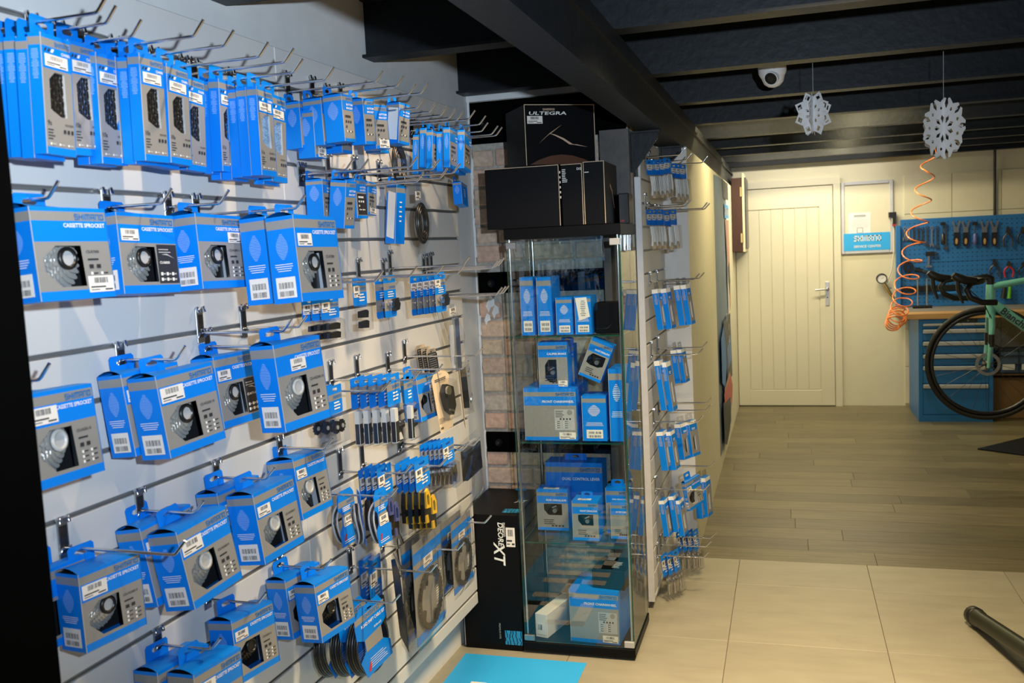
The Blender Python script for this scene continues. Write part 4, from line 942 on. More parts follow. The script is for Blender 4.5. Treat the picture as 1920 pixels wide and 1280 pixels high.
# cable sets, chainring bags along the bottom
def cableset():
    w,h=.150,.185; F=Ffront(w); c=MB()
    o=[(w*.15,0),(w,h*.03),(w,h*.26),(w*.78,h*.36),(w*.78,h*.55),(w,h*.63),(w*.98,h*.84),(w*.82,h),(w*.2,h),(0,h*.84),(0,h*.60),(w*.22,h*.52),(w*.22,h*.36),(w*.02,h*.26)]
    c.ring(F,o,[[(w*.36,h*.92),(w*.44,h*.905),(w*.62,h*.905),(w*.64,h*.925),(w*.44,h*.94)]],BLUE,0,.001); c.fq(F,w*.01,w*.975,h*.80,h*.89,GREY); c.fpoly(F,[(w*.225,h*.355),(w*.775,h*.355),(w*.775,h*.56),(w*.225,h*.53)],GREY)
    t=MB(); t.word(F,w*.80,h*.815,h*.06,w*.5,LBLUE); t.text(F,'ROAD SHIFT CABLE SET',w*.96,h*.715,h*.065,WHITE,'r',True,w*.78); t.text(F,'DURA-ACE',w*.8,h*.60,h*.04,WHITE,'r',True); t.lines(F,w*.3,w*.95,h*.08,h*.24,5,WHITE,3,.22,False); t.fpoly(F,[(w*.2,h*.08),(w*.26,h*.06),(w*.34,h*.17),(w*.28,h*.19)],RED)
    g=MB()
    for q in range(5): g.tube([(w*(.50+.015*q)*math.cos(a),.006+.006*q,h*.38+h*(.40+.01*q)*math.sin(a)) for a in [2*PI*i/36 for i in range(36)]],.0034,BLKPL if q%2 else DSTEEL,6,True)
    return [('card',c.mesh('card')),('lettering',t.mesh('lettering')),('cable_coil',g.mesh('cable_coil'))]
cs=cableset()
for i,lab in enumerate(('front of three at the bottom of the wall','middle of three at the bottom of the wall','rear of three at the bottom of the wall')):
    put(cs,'cable_set','road shift cable set, black coils, '+lab,'pack',LW.mat(2.048-.004*i,.150-.045*i,.658-.004*i,5.2-i*3,4.1,-3.9)@Matrix.Translation((.074,0,-.185)),PKG)
stack('blueback',(690,1052),(722,1165),.07,2,.03,'chainring_pack','blue card in a clear bag behind the cable sets, %s from the front','pack',PKG)
stack('ringbag',(772,1024),(838,1158),.19,2,.035,'chainring_bag','large chainring in a clear bag, near pair at the bottom, %s from front','pack',PKG)
stack('ringbag',(845,985),(890,1080),.19,2,.04,'chainring_bag','chainring in a clear bag by the tall black box, far pair, %s from the front','pack',PKG,0)
stack('blueback',(808,1000),(838,1070),.06,1,.04,'chainring_pack','blue card in a clear bag, between the two chainring pairs','pack',PKG)
u0,z1=LW.px(735,1058,.20); u1,z0=LW.px(790,1210,.20)
put(pack_kit('darkbag',.10,.25),'chainring_bag','dark bag turned edge-on, between cable sets and the large chainring','pack',LW.mat(u0+.03,.20,z1,-38,3,1)@Matrix.Translation((.03,0,-.25)),PKG)
mb=chainring(Ffront(.2),.1,.1,.085,44,-.002,.002,BLKPL,5); u0,z1=LW.px(762,1040,.10)
thing('chainring','loose black chainring with toothed rim showing above the edge-on bag','chainring',LW.mat(u0,.095,z1-.115,-38,4,0),PKG,mb)
# hooks of the packs and the empty hooks
HG='hooks of the small packs'
for px,py,L,lab in ((703,527,.25,'carrying the lone brake pad pack'),(768,518,.25,'carrying the pair of cards with silver screw'),(818,514,.25,'reaching through the row of five black-pad cards'),
    (717,733,.24,'carrying the pulley packs'),(774,712,.25,'carrying the row of five bar packs'),(816,700,.25,'above the pack overlapping the windowed carton'),(892,667,.25,'carrying the edge-on tan blister card'),
    (888,834,.25,'carrying the bag with the black block'),(867,843,.22,'carrying the six chrome fitting packs'),(731,932,.25,'carrying the octagonal cable packs'),(758,886,.20,'carrying the slate blue brake shoe packs'),(825,875,.25,'carrying the yellow brake shoe packs'),
    (909,979,.25,'carrying the far pair of chainring bags'),(857,1030,.25,'carrying the large chainring bags'),(806,1074,.25,'carrying the edge-on chainring bag'),(736,1131,.24,'carrying the three cable sets'),(560,613,.15,'half hidden behind the big cassette box, before the clear pad packs'),(781,340,.22,'carrying the rolled tape')):
    hook_px(LW,px,py,L,'chrome hook '+lab,HG)
EH='empty chrome hooks'
for i,(px,py) in enumerate(((781,201),(805,211),(826,217.5),(842,221.5),(856,224.5))): hook_px(LW,px,py,.25,'empty chrome hook above the slim boxes, %s of five from the left'%ORD[i],EH)
for i,(px,py) in enumerate(((903,245),(922,251),(930,254))): hook_px(LW,px,py,.25,'empty chrome hook beside the top steel strap, %s of three from the left'%ORD[i],EH)
for i,(px,py) in enumerate(((922,503),(928,500.5),(934,498))): hook_px(LW,px,py,.25,'empty chrome hook by the middle strap, upper three, %s from the left'%ORD[i],EH)
for i,(px,py) in enumerate(((930,553),(937,551),(943,549.5))): hook_px(LW,px,py,.25,'empty chrome hook by the middle strap, lower three, %s from the left'%ORD[i],EH)
for i,(px,py) in enumerate(((868,497),(858,513))): hook_px(LW,px,py,.25,('upper','lower')[i]+' empty chrome hook just right of the row of five black-pad cards',EH)
for i,(px,py) in enumerate(((826,333),)): hook_px(LW,px,py,.25,'empty chrome hook reaching out just under the five slim boxes',EH)

# ================================================================ SHORT SLATWALL
def slim_kit(w,h,d,win=True):
    k=('slim',round(w,3),round(h,3),round(d,3),win)
    if k in KITS: return KITS[k]
    fb=[(0,.10,WHITE),(.10,.28,BLUE),(.28,.92,GREY),(.92,1,BLUE)]; sb=[(0,.10,WHITE),(.10,1,BLUE)]
    body=carton_body(w,h,d,fb,sb,[(.3,.78),(.3,.48),(.45,.42),(.66,.42),(.66,.84),(.42,.84)] if win else None,.008)
    F=Ffront(w); L=Fleft(w,d); t=MB(); t.lines(L,d*.2,d*.8,h*.62,h*.88,12,GREYPL,4,.4); t.lines(F,w*.3,w*.95,h*.74,h*.80,2,WHITE,4,.5,False)
    tb=MB(); tb.ring(Face((-w/2,d*.5,h),(1,0,0),(0,0,1),(0,-1,0)),[(0,0),(w,0),(w*.9,.032),(w*.1,.032)],[[(w*.4,.016),(w*.6,.016),(w*.6,.022),(w*.4,.022)]],CLEAR,0,.0008)
    KITS[k]=[('carton',body.mesh('carton')),('lettering',t.mesh('lettering')),('hang_tab',tb.mesh('hang_tab'))]; return KITS[k]
def rv(px,py,u): d=ray(px,py); p=CP+d*(u/d[1]); return p.x+0.57,p.z
SG='boxes on the short slatwall'
def slim(px,py,u,h,lab,d=.026,w=.066,yaw=9,pitch=7,cat='box',kit=None):
    v,z=rv(px,py,u); M=RW.mat(u,v+d,z,yaw,pitch,0)@Matrix.Translation((w/2,0,-h))
    put(kit or slim_kit(w,h,d),'spoke_box' if not kit else 'parts_pack','narrow blue box with white top, '+lab if not kit else lab,cat,M,SG)
N4=('nearest','second','third','farthest')
for i,(px,py,u) in enumerate(((1221,542,3.93),(1237,541,3.97),(1262,535,4.02),(1274,534,4.04))): slim(px,py,u,.172,'upper row of four, %s from the left'%ORD[i])
for i,(px,py,u) in enumerate(((1225,676,3.93),(1238,679,3.96))): slim(px,py,u,.212,'tall pair in the second row down, %s'%('left','right')[i],.024)
for i,(px,py,u) in enumerate(((1256,656,4.15),(1266,655,4.17))): slim(px,py,u,.15,'short pair in the second row down, %s'%('left','right')[i])
for i,(px,py,u) in enumerate(((1229,809,3.94),(1244,809,3.98))): slim(px,py,u,.168,'third row down, %s of the near pair'%('left','right')[i],.03)
for i,(px,py,u) in enumerate(((1262,795,4.12),(1278,790,4.16))): slim(px,py,u,.160,'third row down, %s of the far pair with sticker'%('left','right')[i],.03,yaw=24)
for i,(px,py,u) in enumerate(((1234,938,3.94),(1252,930,3.98),(1263,938,4.0))): slim(px,py,u,.158,'fourth row down, %s of the near three'%ORD[i],.024)
for i,(px,py,u) in enumerate(((1300,899,4.30),(1310,896,4.32))): slim(px,py,u,.185,'fourth row down, %s of the right-end pair'%('rear','front')[i],.03,yaw=14,pitch=3)
v,z=rv(1276,905,4.08); b4=(v+.02,z)
put(cassette_kit(.115,.13,.02,'dark','FC-M8000','top',False),'parts_box','blue and grey box with dark window, tilted across the fourth row','box',RW.mat(4.08,v+.02,z,28,6,-7)@Matrix.Translation((.057,0,-.13)),SG)
tk=pack_kit('tube',.055,.165); tk2=pack_kit('tube',.06,.17)
for i,(px,py,u) in enumerate(((1211,296,3.92),(1218,296,3.95),(1226,296,3.97),(1235,295,3.99),(1243,293,4.02),(1257,303,4.16),(1265,304,4.18),(1273,305,4.20))): slim(px,py,u,.172,'silver blister pack, %s from the left in the top row of the short slatwall'%ORD[i],.0,.055,26,2,'pack',tk)
for i,(px,py,u) in enumerate(((1211,390,3.92),(1220,390,3.95),(1230,390,3.98),(1244,392,4.02),(1255,390,4.05))): slim(px,py,u,.176,'silver blister pack, %s from the left in the second row of the short slatwall'%ORD[i],.0,.06,22,2,'pack',tk2)
ck=pack_kit('chrome',.065,.19)
for i,(px,py,u) in enumerate(((1238,1038,3.93),(1249,1035,3.96),(1260,1030,3.99))): slim(px,py,u,.20,'clear pack with metal parts, %s of three in the bottom row, near group'%ORD[i],.0,.065,16,6,'pack',ck)
for i,(px,py,u) in enumerate(((1268,1005,4.20),(1279,1004,4.22),(1289,1003,4.24),(1299,1002,4.26))): slim(px,py,u,.175,'clear pack with metal parts, %s of four in the bottom row, far group'%ORD[i],.0,.065,16,4,'pack',ck)
HS='hooks of the short slatwall'
for px,py,u,lab in ((1273,290,3.97,'top row, left'),(1288,300,4.12,'top row, middle'),(1316,306,4.22,'top row, right, sticking out empty'),(1280,384,3.96,'second row, shortest'),(1287,387,4.04,'second row, next to the shortest'),(1315,391,4.28,'second row, empty, upper of the long pair'),(1321,393,4.40,'second row, empty, lower of the long pair'),
    (1303,525,4.02,'over the row of four blue boxes, near'),(1312,522,4.25,'over the row of four blue boxes, far'),(1308,665,3.99,'over the tall blue pair'),(1318,651,4.20,'over the short blue pair'),(1309,791,3.99,'third row of boxes, near'),(1323,768,4.18,'third row of boxes, middle'),(1327,755,4.38,'third row of boxes, far'),
    (1318,918,3.98,'fourth row of boxes, near'),(1332,874,4.33,'fourth row of boxes, far'),(1319,1045,3.97,'bottom row, near'),(1325,1024,4.10,'bottom row, middle'),(1331,1008,4.24,'bottom row, far')):
    v,z=rv(px,py,u); g=gpick(GZ2,z); hook2(RW,u,g,g-z,v,'chrome hook of the short slatwall, '+lab,HS)

# ================================================================ GLASS CABINET
GX0,GX1,GY0,GY1=-1.007,-0.577,3.355,3.712
SHELF=(1.236,0.832,0.442)
t=thing('glass_cabinet','tall narrow glass display cabinet with black base and top, full of blue boxes','cabinet',front((GX0+GX1)/2,GY0,0))
hw=(GX1-GX0)/2; dp=GY1-GY0
mb=MB(); mb.bev(-hw-.004,hw+.004,-.004,dp+.004,.012,.046,BLACKC,.002); part('base_board',mb,t)
for sx in (-1,1):
    for yy in (.04,dp-.04): mb=MB(); mb.lathe([(.018,0),(.018,.012)],BLKPL,10,Matrix.Translation((sx*(hw-.05),yy,0))); part('foot',mb,t)
mb=MB(); mb.bev(-hw-.004,hw+.004,-.004,dp+.004,1.600,1.640,BLACKC,.002); part('top_board',mb,t)
def pane(x0,x1,y0,y1,z0,z1,thin):
    # a glass sheet: two big faces of clear glass, dark green edges
    mb=MB(); vs=[(x0,y0,z0),(x1,y0,z0),(x1,y1,z0),(x0,y1,z0),(x0,y0,z1),(x1,y0,z1),(x1,y1,z1),(x0,y1,z1)]
    fs={'z':[(3,2,1,0),(4,5,6,7)],'y':[(0,1,5,4),(2,3,7,6)],'x':[(1,2,6,5),(3,0,4,7)]}
    for a in 'xyz':
        if a==thin: mb.add(vs,fs[a][:1],GLASS)   # one coated face stands for the sheet
        else: mb.add(vs,fs[a],GEDGE)
    return mb
part('door_pane',pane(-hw+.004,hw-.004,.002,.006,.048,1.598,'y'),t)
part('side_pane',pane(-hw,-hw+.004,.007,dp,.048,1.598,'x'),t); part('side_pane',pane(hw-.004,hw,.007,dp,.048,1.598,'x'),t)
part('back_pane',pane(-hw+.005,hw-.005,dp-.004,dp,.048,1.598,'y'),t)
for z in SHELF: part('shelf',pane(-hw+.006,hw-.006,.012,dp-.006,z-.005,z,'z'),t)
for sx in (-1,1):
    for yy in (.014,dp-.012): mb=MB(); mb.tube([(sx*(hw-.011),yy,.046),(sx*(hw-.011),yy,1.6)],.0042,CHROME,8); part('corner_rod',mb,t)
for sx,z in ((-1,1.578),(1,1.575),(-1,.062),(1,.062)):
    mb=MB(); w_=.042 if sx<0 else .038; mb.bev(min(sx*hw,sx*(hw-w_)),max(sx*hw,sx*(hw-w_)),-.003,.009,z-.012,z+.012,STEEL if sx<0 else GREYPL,.002); part('door_clip',mb,t)
def generic_kit(w,h,d,title,win=None,sideword=False,side_text=False,lbl=True,tabw=None,topstick=False,code='',grey=True,infopanel=False):
    fb=[(0,.07,BLUE),(.07,.155,GREY),(.155,.33,BLUE),(.33,.93,GREY if grey else BLUE),(.93,1,BLUE)] if title else [(0,.06,BLUE),(.06,.15,GREY),(.15,1,BLUE)]
    sb=[(0,1,BLUE)]
    body=carton_body(w,h,d,fb,sb,win,.03,0.0); F=Ffront(w); t=MB()
    if title:
        t.word(F,w*.96,h*.86,h*.055,w*.34,LBLUE); t.text(F,title,w*.96,h*.725,h*.062,WHITE,'r',True,w*.66)
        c0=.60
        if infopanel:
            t.fq(F,w*.58,w*.96,h*.20,h*.60,GREYPL,.0005); t.prism(F,[(w*(.87+.05*math.cos(a)),h*.54+w*.05*math.sin(a)) for a in [2*PI*i/14 for i in range(14)]],.0006,.0008,GREY)
            t.lines(F,w*.60,w*.82,h*.44,h*.58,4,DARK,4,.35,False)
            for i in range(4): t.fq(F,w*(.68+.06*i),w*(.71+.06*i),h*.40,h*.43,DARK,.001)
            for i in range(2):
                for j in range(4): t.fq(F,w*(.60+.15*i),w*(.615+.15*i),h*(.24+.04*j),h*(.255+.04*j),WHITE,.001); t.fq(F,w*(.62+.15*i),w*(.68+.15*i),h*(.243+.04*j),h*(.252+.04*j),DARK,.001)
        else:
            t.lines(F,w*.2,w*.7,h*.14,h*.28,3,DARK,4,.35,False)
            for i in range(4): t.fq(F,w*(.45+.11*i),w*(.52+.11*i),h*.10,h*.135,DARK,.001)
    else:
        t.lines(F,w*.25,w*.75,h*.55,h*.80,10,WHITE,4,.4,True,.0008,True); t.lines(F,w*.12,w*.88,h*.33,h*.42,4,WHITE,5,.3)
    kit=[('carton',body.mesh('carton')),('lettering',t.mesh('lettering'))]
    if lbl and not title:
        l=MB(); l.prism(F,[(w*.16,h*.06),(w*.84,h*.06),(w*.84,h*.25),(w*.16,h*.25)],.0006,.001,STICK); l.barcode(F,w*.25,w*.78,h*.16,h*.21,12,3,.0014); l.barcode(F,w*.25,w*.78,h*.08,h*.13,12,8,.0014); kit.append(('side_label',l.mesh('side_label')))
    elif lbl: kit.append(('price_sticker',sticker(F,w*.66,w*.97,h*.03,h*.16,4).mesh('price_sticker')))
    if topstick: kit.append(('price_sticker',sticker(Ftop(w,d,h),w*.2,w*.7,d*.1,d*.35,5).mesh('price_sticker')))
    if tabw: kit.append(('hang_tab',hang_tab(w,h,d*.5,tabw,.03).mesh('hang_tab')))
    if win:
        g=MB(); x0=min(a for a,b in win)*w; x1=max(a for a,b in win)*w; z0=(1-max(b for a,b in win))*h; z1=(1-min(b for a,b in win))*h; cx,cz=(x0+x1)/2,(z0+z1)/2
        FF=Face((-w/2,.018,0),(1,0,0),(0,0,1),(0,-1,0)); s=min(x1-x0,z1-z0)*.45
        g.prism(FF,[(cx-s,cz+s*.7),(cx-s*.4,cz-s*.6),(cx+s*.2,cz-s),(cx+s*.9,cz-s*.2),(cx+s*.5,cz+s*.3),(cx+s*.1,cz+s*.9)],0,.008,BLKPL)
        g.prism(FF,disc(s*.42,12,cx+s*.25,cz-s*.35),.008,.014,STEEL); g.prism(FF,[(cx-s*.2,cz+s*.1),(cx+s*.7,cz+s*.55),(cx+s*.6,cz+s*.75),(cx-s*.3,cz+s*.35)],.008,.012,CHROME); kit.append(('component',g.mesh('component')))
    return kit
CB='boxes inside the glass cabinet'
def cab(tl,br,y,zb,d,title,lab,yaw=0,**k):
    a=at_y(*tl,y); b=at_y(*br,y); w=b.x-a.x; h=a.z-zb
    put(generic_kit(w,h,d,title,**k),'boxed_part',lab,'box',front((a.x+b.x)/2,y,zb,yaw),CB); return a,b
S1,S2,S3=SHELF; e=.0005
cab((974,520),(1003.5,628),3.40,S1+e,.09,'','tall plain blue box, left of two on the top glass shelf')
cab((1005,520),(1037,628),3.40,S1+e,.14,'','tall plain blue box, right of two on the top glass shelf')
cab((1041.5,558),(1074.5,626),3.40,S1+e,.12,'','short blue box with grey band and sticker label on the top glass shelf')
a,b=cab((1077,556),(1110,628),3.40,S1+e,.12,'','short blue box with a crooked white paper slip on the top glass shelf')
F=Face((a.x,3.40,S1),(1,0,0),(0,0,1),(0,-1,0)); w=b.x-a.x
mb=MB(); mb.prism(F,[(w*.24,.052),(w*.92,.066),(w*.74,.139),(w*.04,.137)],.0012,.0018,STICK); mb.lines(F,w*.32,w*.70,.068,.128,9,DARK,3,.3,True,.0022)
thing('paper_slip','crooked white printed paper slip on the short blue box on the top shelf','paper',I4,None,mb)
a=at_y(1114,568,3.42); b=at_y(1164,626,3.42)
mb=MB(); mb.bev(a.x,b.x,3.42,3.52,S1+e,a.z,BLACKC,.004); thing('black_box','small plain black box at the right end of the top glass shelf','box',I4,CB,mb)
WN=[(.22,.78),(.22,.50),(.34,.38),(.62,.38),(.62,.88),(.36,.88)]
zt=at_y(1010,728,3.42).z
a,b=cab((981,728),(1083,824),3.40,S2+e,.23,'FRONT CHAINWHEEL','wide grey fronted box on the middle glass shelf under the windowed box',infopanel=True)
fz=S2+e+(a.z-S2-e)
cab((1008,642),(1066,722),3.41,fz+.0006,.075,'CALIPER BRAKE','blue box with dark window standing on the wide box on the middle shelf',win=WN,yaw=0)
a=at_y(1046,640,3.50); b=at_y(1078,720,3.50)
put(generic_kit(b.x-a.x,.155,.06,'CALIPER BRAKE',lbl=False,tabw=.05),'boxed_part','blue box half hidden behind the windowed box on the middle shelf','box',front((a.x+b.x)/2,3.50,fz+.0006),CB)
cab((1090,742),(1138.5,822),3.40,S2+e,.10,'','small blue box with barcode label on the middle shelf, right of the wide box')
cab((1140,692),(1173,822),3.40,S2+e,.16,'','tall plain blue box at the right of the middle shelf',lbl=False)
w,h=.088,.150; p=at_y(1103,713,3.405)
M=front(p.x+.003,3.407,p.z+.006,0,0,23)
put(generic_kit(w,h,.06,'FRONT DERAILLEUR',win=[(.12,.62),(.12,.48),(.26,.36),(.86,.36),(.86,.60),(.66,.66),(.3,.66)],lbl=False),'boxed_part','tilted box with dark window leaning on top of the middle shelf boxes','box',M,CB)
def onshelf(tl,br,zb,d,title,lab,yaw=0,**k):
    q=at_z(br[0],br[1],zb); return cab(tl,br,q.y,zb,d,title,lab,yaw,**k)
WD2=[(.22,.50),(.22,.36),(.34,.345),(.80,.345),(.80,.62),(.36,.62)]
onshelf((1006,917),(1067,995),S3+e,.085,'REAR DERAILLEUR','blue box with wide dark window, left front on the lowest glass shelf',win=WD2,lbl=False,topstick=True)
onshelf((1072,938),(1124,1014),S3+e,.085,'FRONT DERAILLEUR','blue box with hang tab and window, centre front on the lowest glass shelf',win=WD2,lbl=False,topstick=True,tabw=.045)
a=at_y(1022,866,3.585); b=at_y(1128,870,3.585); h=a.z-S3-e
put(generic_kit(b.x-a.x,h,.10,'DUAL CONTROL LEVER',lbl=False,grey=False,tabw=.09),'boxed_part','large blue box with hang tab standing at the back of the lowest glass shelf','box',front((a.x+b.x)/2,3.585,S3+e),CB)
q=at_z(1137,983,S3+e); a=at_y(1135,914,3.51); put(generic_kit(.085,a.z-S3-e,.07,'REAR DERAILLEUR',lbl=False,tabw=.05),'boxed_part','blue box with hang tab at the right back of the lowest glass shelf','box',front(a.x+.0425,3.51,S3+e),CB)
q=at_z(1146,1001,S3+e); a=at_y(1144,942,3.445); put(generic_kit(.072,a.z-S3-e,.04,'BATTERY CHARGER',lbl=False),'boxed_part','narrow pale fronted box at the right front of the lowest glass shelf','box',front(a.x+.036,3.445,S3+e),CB)
BZ=.0465
q=at_z(1115,1204,BZ); a=at_y(1066,1104,3.385); b=at_y(1163,1206,3.385)
put(generic_kit(b.x-a.x,a.z-BZ,.19,'FRONT CHAINWHEEL',infopanel=True),'boxed_part','wide grey fronted box on the cabinet floor under a black box','box',front((a.x+b.x)/2,3.385,BZ,-3),CB)
zt=a.z; xm=(a.x+b.x)/2
mb=MB(); mb.bev(-.065,.065,0,.16,0,.075,BLACKC,.003); M=front(xm+.055,3.405,zt+.0006,-8)
r=thing('black_carton','black box lying on the wide box on the cabinet floor','box',M,CB); part('carton',mb,r)
mb=MB(); FT=Ftop(.13,.16,.075); mb.lines(FT,.07,.11,.03,.10,6,WHITE,4,.35,False); mb.prism(FT,[(.02,.11),(.055,.11),(.055,.145),(.02,.145)],.0006,.001,STICK); part('lettering',mb,r)
a=at_y(1002,1150,3.40)
M=front(a.x+.026,3.40,BZ,-14); r=thing('white_carton','long slim white box lying at the left of the cabinet floor','box',M,CB)
mb=MB(); mb.bev(-.026,.026,0,.24,0,a.z-BZ,TAN if False else STICK,.001); part('carton',mb,r)
mb=MB(); F=Ffront(.052); mb.prism(F,[(.008,.012),(.044,.012),(.044,.058),(.008,.058)],.0006,.001,WHITE); mb.barcode(F,.012,.03,.03,.052,9,4,.0014); part('label',mb,r)

# ---------------------------------------------------------------- black boxes on top of the cabinet
TOPZ=1.6405; TB='black boxes on top of the glass cabinet'
def blackbox(name,lab,M,w,h,d,extra=None,edge=None):
    r=thing(name,lab,'box',M,TB); mb=MB(); mb.bev(-w/2,w/2,0,d,0,h,BLACKC,.0015); part('carton',mb,r)
    if edge:
        e_=MB()
        for x in edge: e_.box(x*w-.0012,x*w+.0012,-.0012,.0006,.002,h-.002,TAN)
        e_.box(-w/2,w/2,-.001,.0006,h-.0016,h+.0006,TAN); part('worn_edge',e_,r)
    if extra: part('lettering',extra,r)
    return r
F=Ffront(.278)
mb=MB(); mb.lines(Fright(.278,.20),.02,.05,.02,.2,6,WHITE,4,.3,False)
blackbox('black_carton','wide plain black box hanging over the left end of the cabinet top',front(-.932,3.352,TOPZ,3),.278,.222,.22,None,(.498,))
mb=MB(); F2=Ffront(.078); mb.lines(F2,.004,.024,.155,.205,8,WHITE,4,.45,False); mb.text(F2,'Di2',.076,.198,.012,WHITE,'r',True)
for i in range(6): mb.fq(F2,-.006,-.002,.10+.018*i,.108+.018*i,WHITE,.0005)
blackbox('black_carton','narrow black box standing on the cabinet top between two wider ones',front(-.744,3.352,TOPZ,0),.078,.220,.22,mb,(.49,))
mb=MB(); F3=Ffront(.076); mb.lines(F3,.004,.028,.185,.19,1,WHITE,4,.6,False); FR=Fright(.076,.26); mb.fpoly(FR,[(.10,.14),(.14,.12),(.18,.06),(.185,.06),(.15,.125),(.11,.15)],BRONZE)
blackbox('black_carton','narrow black box with worn white edge at the right end of the cabinet top',front(-.662,3.352,TOPZ,0),.076,.224,.26,mb,(.49,-.49))
w,h,d=.278,.222,.228
mb=MB(); F=Ffront(w); mb.word(F,w*.26,h*.905,.0075,.046,BRONZE,'l'); mb.text(F,'ULTEGRA',w*.06,h*.835,.0165,WHITE,'l',True,None,.0009,.25,.148)
mb.fpoly(F,[(w*.18,h*.36),(w*.34,h*.53),(w*.335,h*.515)],BRONZE); mb.fpoly(F,[(w*.34,h*.53),(w*.52,h*.67),(w*.345,h*.515)],BRONZE)
mb.fpoly(F,[(w*.34,h*.53),(w*.42,h*.51),(w*.54,h*.45),(w*.66,h*.355),(w*.74,h*.325),(w*.88,h*.30),(w*.72,h*.345),(w*.62,h*.345),(w*.53,h*.42),(w*.42,h*.49)],BRONZE)
mb.fpoly(F,[(w*.05,h*.02),(w*.95,h*.02),(w*.82,h*.10),(w*.66,h*.16),(w*.5,h*.18),(w*.34,h*.16),(w*.18,h*.10)],BRONZED,.0006)
ug=blackbox('large_black_carton','large black box with bronze swoosh, topmost on the glass cabinet',front(-.913,3.362,TOPZ+.2255,34)@Matrix.Translation((w/2,0,0)),w,h,d,mb,(-.498,.49))
part('price_sticker',sticker(F,w*.035,w*.25,h*.69,h*.815,5),ug)
mb=MB(); mb.bev(-.02,.02,0,.10,0,.115,BLKPL,.003); r=thing('small_black_box','small black box with red lettering at the right rear of the cabinet top','box',front(-.592,3.56,TOPZ),TB); part('carton',mb,r)
mb=MB(); mb.text(Ffront(.04),'120',.006,.008,.011,RED,'l',True); part('lettering',mb,r)
# ---------------------------------------------------------------- tall black box on the floor
w,h,d=.238,.545,.385; M=front(-1.253+.119,3.360,0.0005)
r=thing('tall_black_carton','tall black box with large white lettering standing on the floor beside the cabinet','box',M)
mb=MB(); mb.bev(-w/2,w/2,0,d,0,h,BLACKC,.002); mb.box(-w/2-.001,-w/2+.001,-.0012,.001,.01,h*.75,GREYPL); part('carton',mb,r)
FV=Face((-w/2,0,h),(0,0,-1),(1,0,0),(0,-1,0))       # lettering that reads downwards
mb=MB(); mb.text(FV,'DEORE',h*.055,w*.665,.030,WHITE,'l',True,None,.0009,.2); mb.word(FV,h*.055,w*.745,.010,.055,WHITE,'l')
mb.text(FV,'XT',h*.20,w*.585,.062,WHITE,'l',True,.125,.0009,.22)
mb.text(FV,'PREMIUM MTB',h*.80,w*.60,.010,GREYPL,'l'); part('lettering',mb,r)
part('price_sticker',sticker(Ffront(w),w*.80,w*.95,h*.77,h*.91,6),r)
def zigzag(F,a0,a1,b0,b1,n,seed):
    g=MB(); g.fq(F,a0,a1,b0,b1,CYAN,.0008); R=random.Random(seed)
    for i in range(n):
        x=a0+(a1-a0)*i/n; wd=(a1-a0)/n; y0=b0
        for j in range(4):
            y1=b0+(b1-b0)*(j+1)/4; xa=x+wd*R.random()*.7; xb=x+wd*R.random()*.7
            g.add([F.p(xa,y0,.0011),F.p(xa+wd*.22,y0,.0011),F.p(xb+wd*.22,y1,.0011),F.p(xb,y1,.0011)],[(0,1,2,3)],BLACKC); y0=y1
    return g
part('zigzag_print',zigzag(Ffront(w),w*.70,w*.99,h*.045,h*.15,5,2),r)
FTp=Ftop(w,d,h); part('zigzag_print',zigzag(FTp,w*.70,w*.98,d*.08,d*.22,5,4),r)
mb=MB(); mb.text(FTp,'XT',w*.74,d*.45,.055,WHITE,'l',True,.045,.0009,.1); part('lettering',mb,r)
mb=MB(); mb.box(-.012,.012,-.003,.004,0,.006,CYAN); mb.tube([(0,0,.004),(.004,0,.03),(.0,0,.05)],.0018,BLKPL,6); mb.box(.02,.034,-.003,.004,0,.006,CYAN)
o=part('carry_cord',mb,r); o.location=(.02,d-.02,h)
# ---------------------------------------------------------------- blue floor sticker with large white letters
x0,x1,y1,y0=-1.235,-.752,3.305,1.10
t=thing('floor_sticker','blue floor sticker with large white letters before the glass cabinet','sticker',I4)
mb=MB(); mb.box(x0,x1,y0,y1,0.0002,.0012,MATBLUE); part('sheet',mb,t)
FS=Face((x0,y1,.0013),(0,-1,0),(1,0,0),(0,0,1)); mb=MB(); mb.word(FS,.225,.10,.30,1.85,WHITE,'l'); part('lettering',mb,t)

# ================================================================ CORRIDOR WALL: banner and wooden cabinet
X=-.4545; yb0,yb1=6.33,7.58; zb0,zb1=.10,1.985
t=thing('wall_banner','tall poster banner of a cyclist with blue logo strip on the cream corridor wall','poster',I4)
FB=Face((X,yb0,zb0),(0,1,0),(0,0,1),(1,0,0)); W_,H_=yb1-yb0,zb1-zb0
mb=MB(); n=10; vs=[]
for i in range(n+1):
    a=W_*i/n; vs+=[FB.p(a,0,.001),FB.p(a,H_,.001+.018*math.sin(PI*i/n))]
mb.add(vs,[(2*i,2*i+2,2*i+3,2*i+1) for i in range(n)],PNAVY,None,True); part('sheet',mb,t)
mb=MB()
def bp(pts,m,off): mb.fpoly(FB,[(a*W_,b*H_) for a,b in pts],m,off)
bp([(.42,1.0),(.98,1.0),(.98,.93),(.50,.93)],PDARK,.021); bp([(.55,.91),(.97,.91),(.97,.855),(.55,.855)],MATBLUE,.023)
bp([(.60,.85),(.98,.85),(.98,.50),(.86,.47),(.80,.62),(.72,.70)],SKIN,.021); bp([(.72,.66),(.90,.68),(.98,.60),(.88,.54),(.76,.60)],PDARK,.022)
bp([(.05,.42),(.30,.46),(.50,.30),(.30,.22),(.05,.26)],LBLUE,.019); bp([(.25,.47),(.9,.47),(.98,.20),(.5,.22),(.40,.38)],PDARK,.020); bp([(.5,.35),(.85,.38),(.9,.28),(.6,.26)],BENCHBLUE,.021)
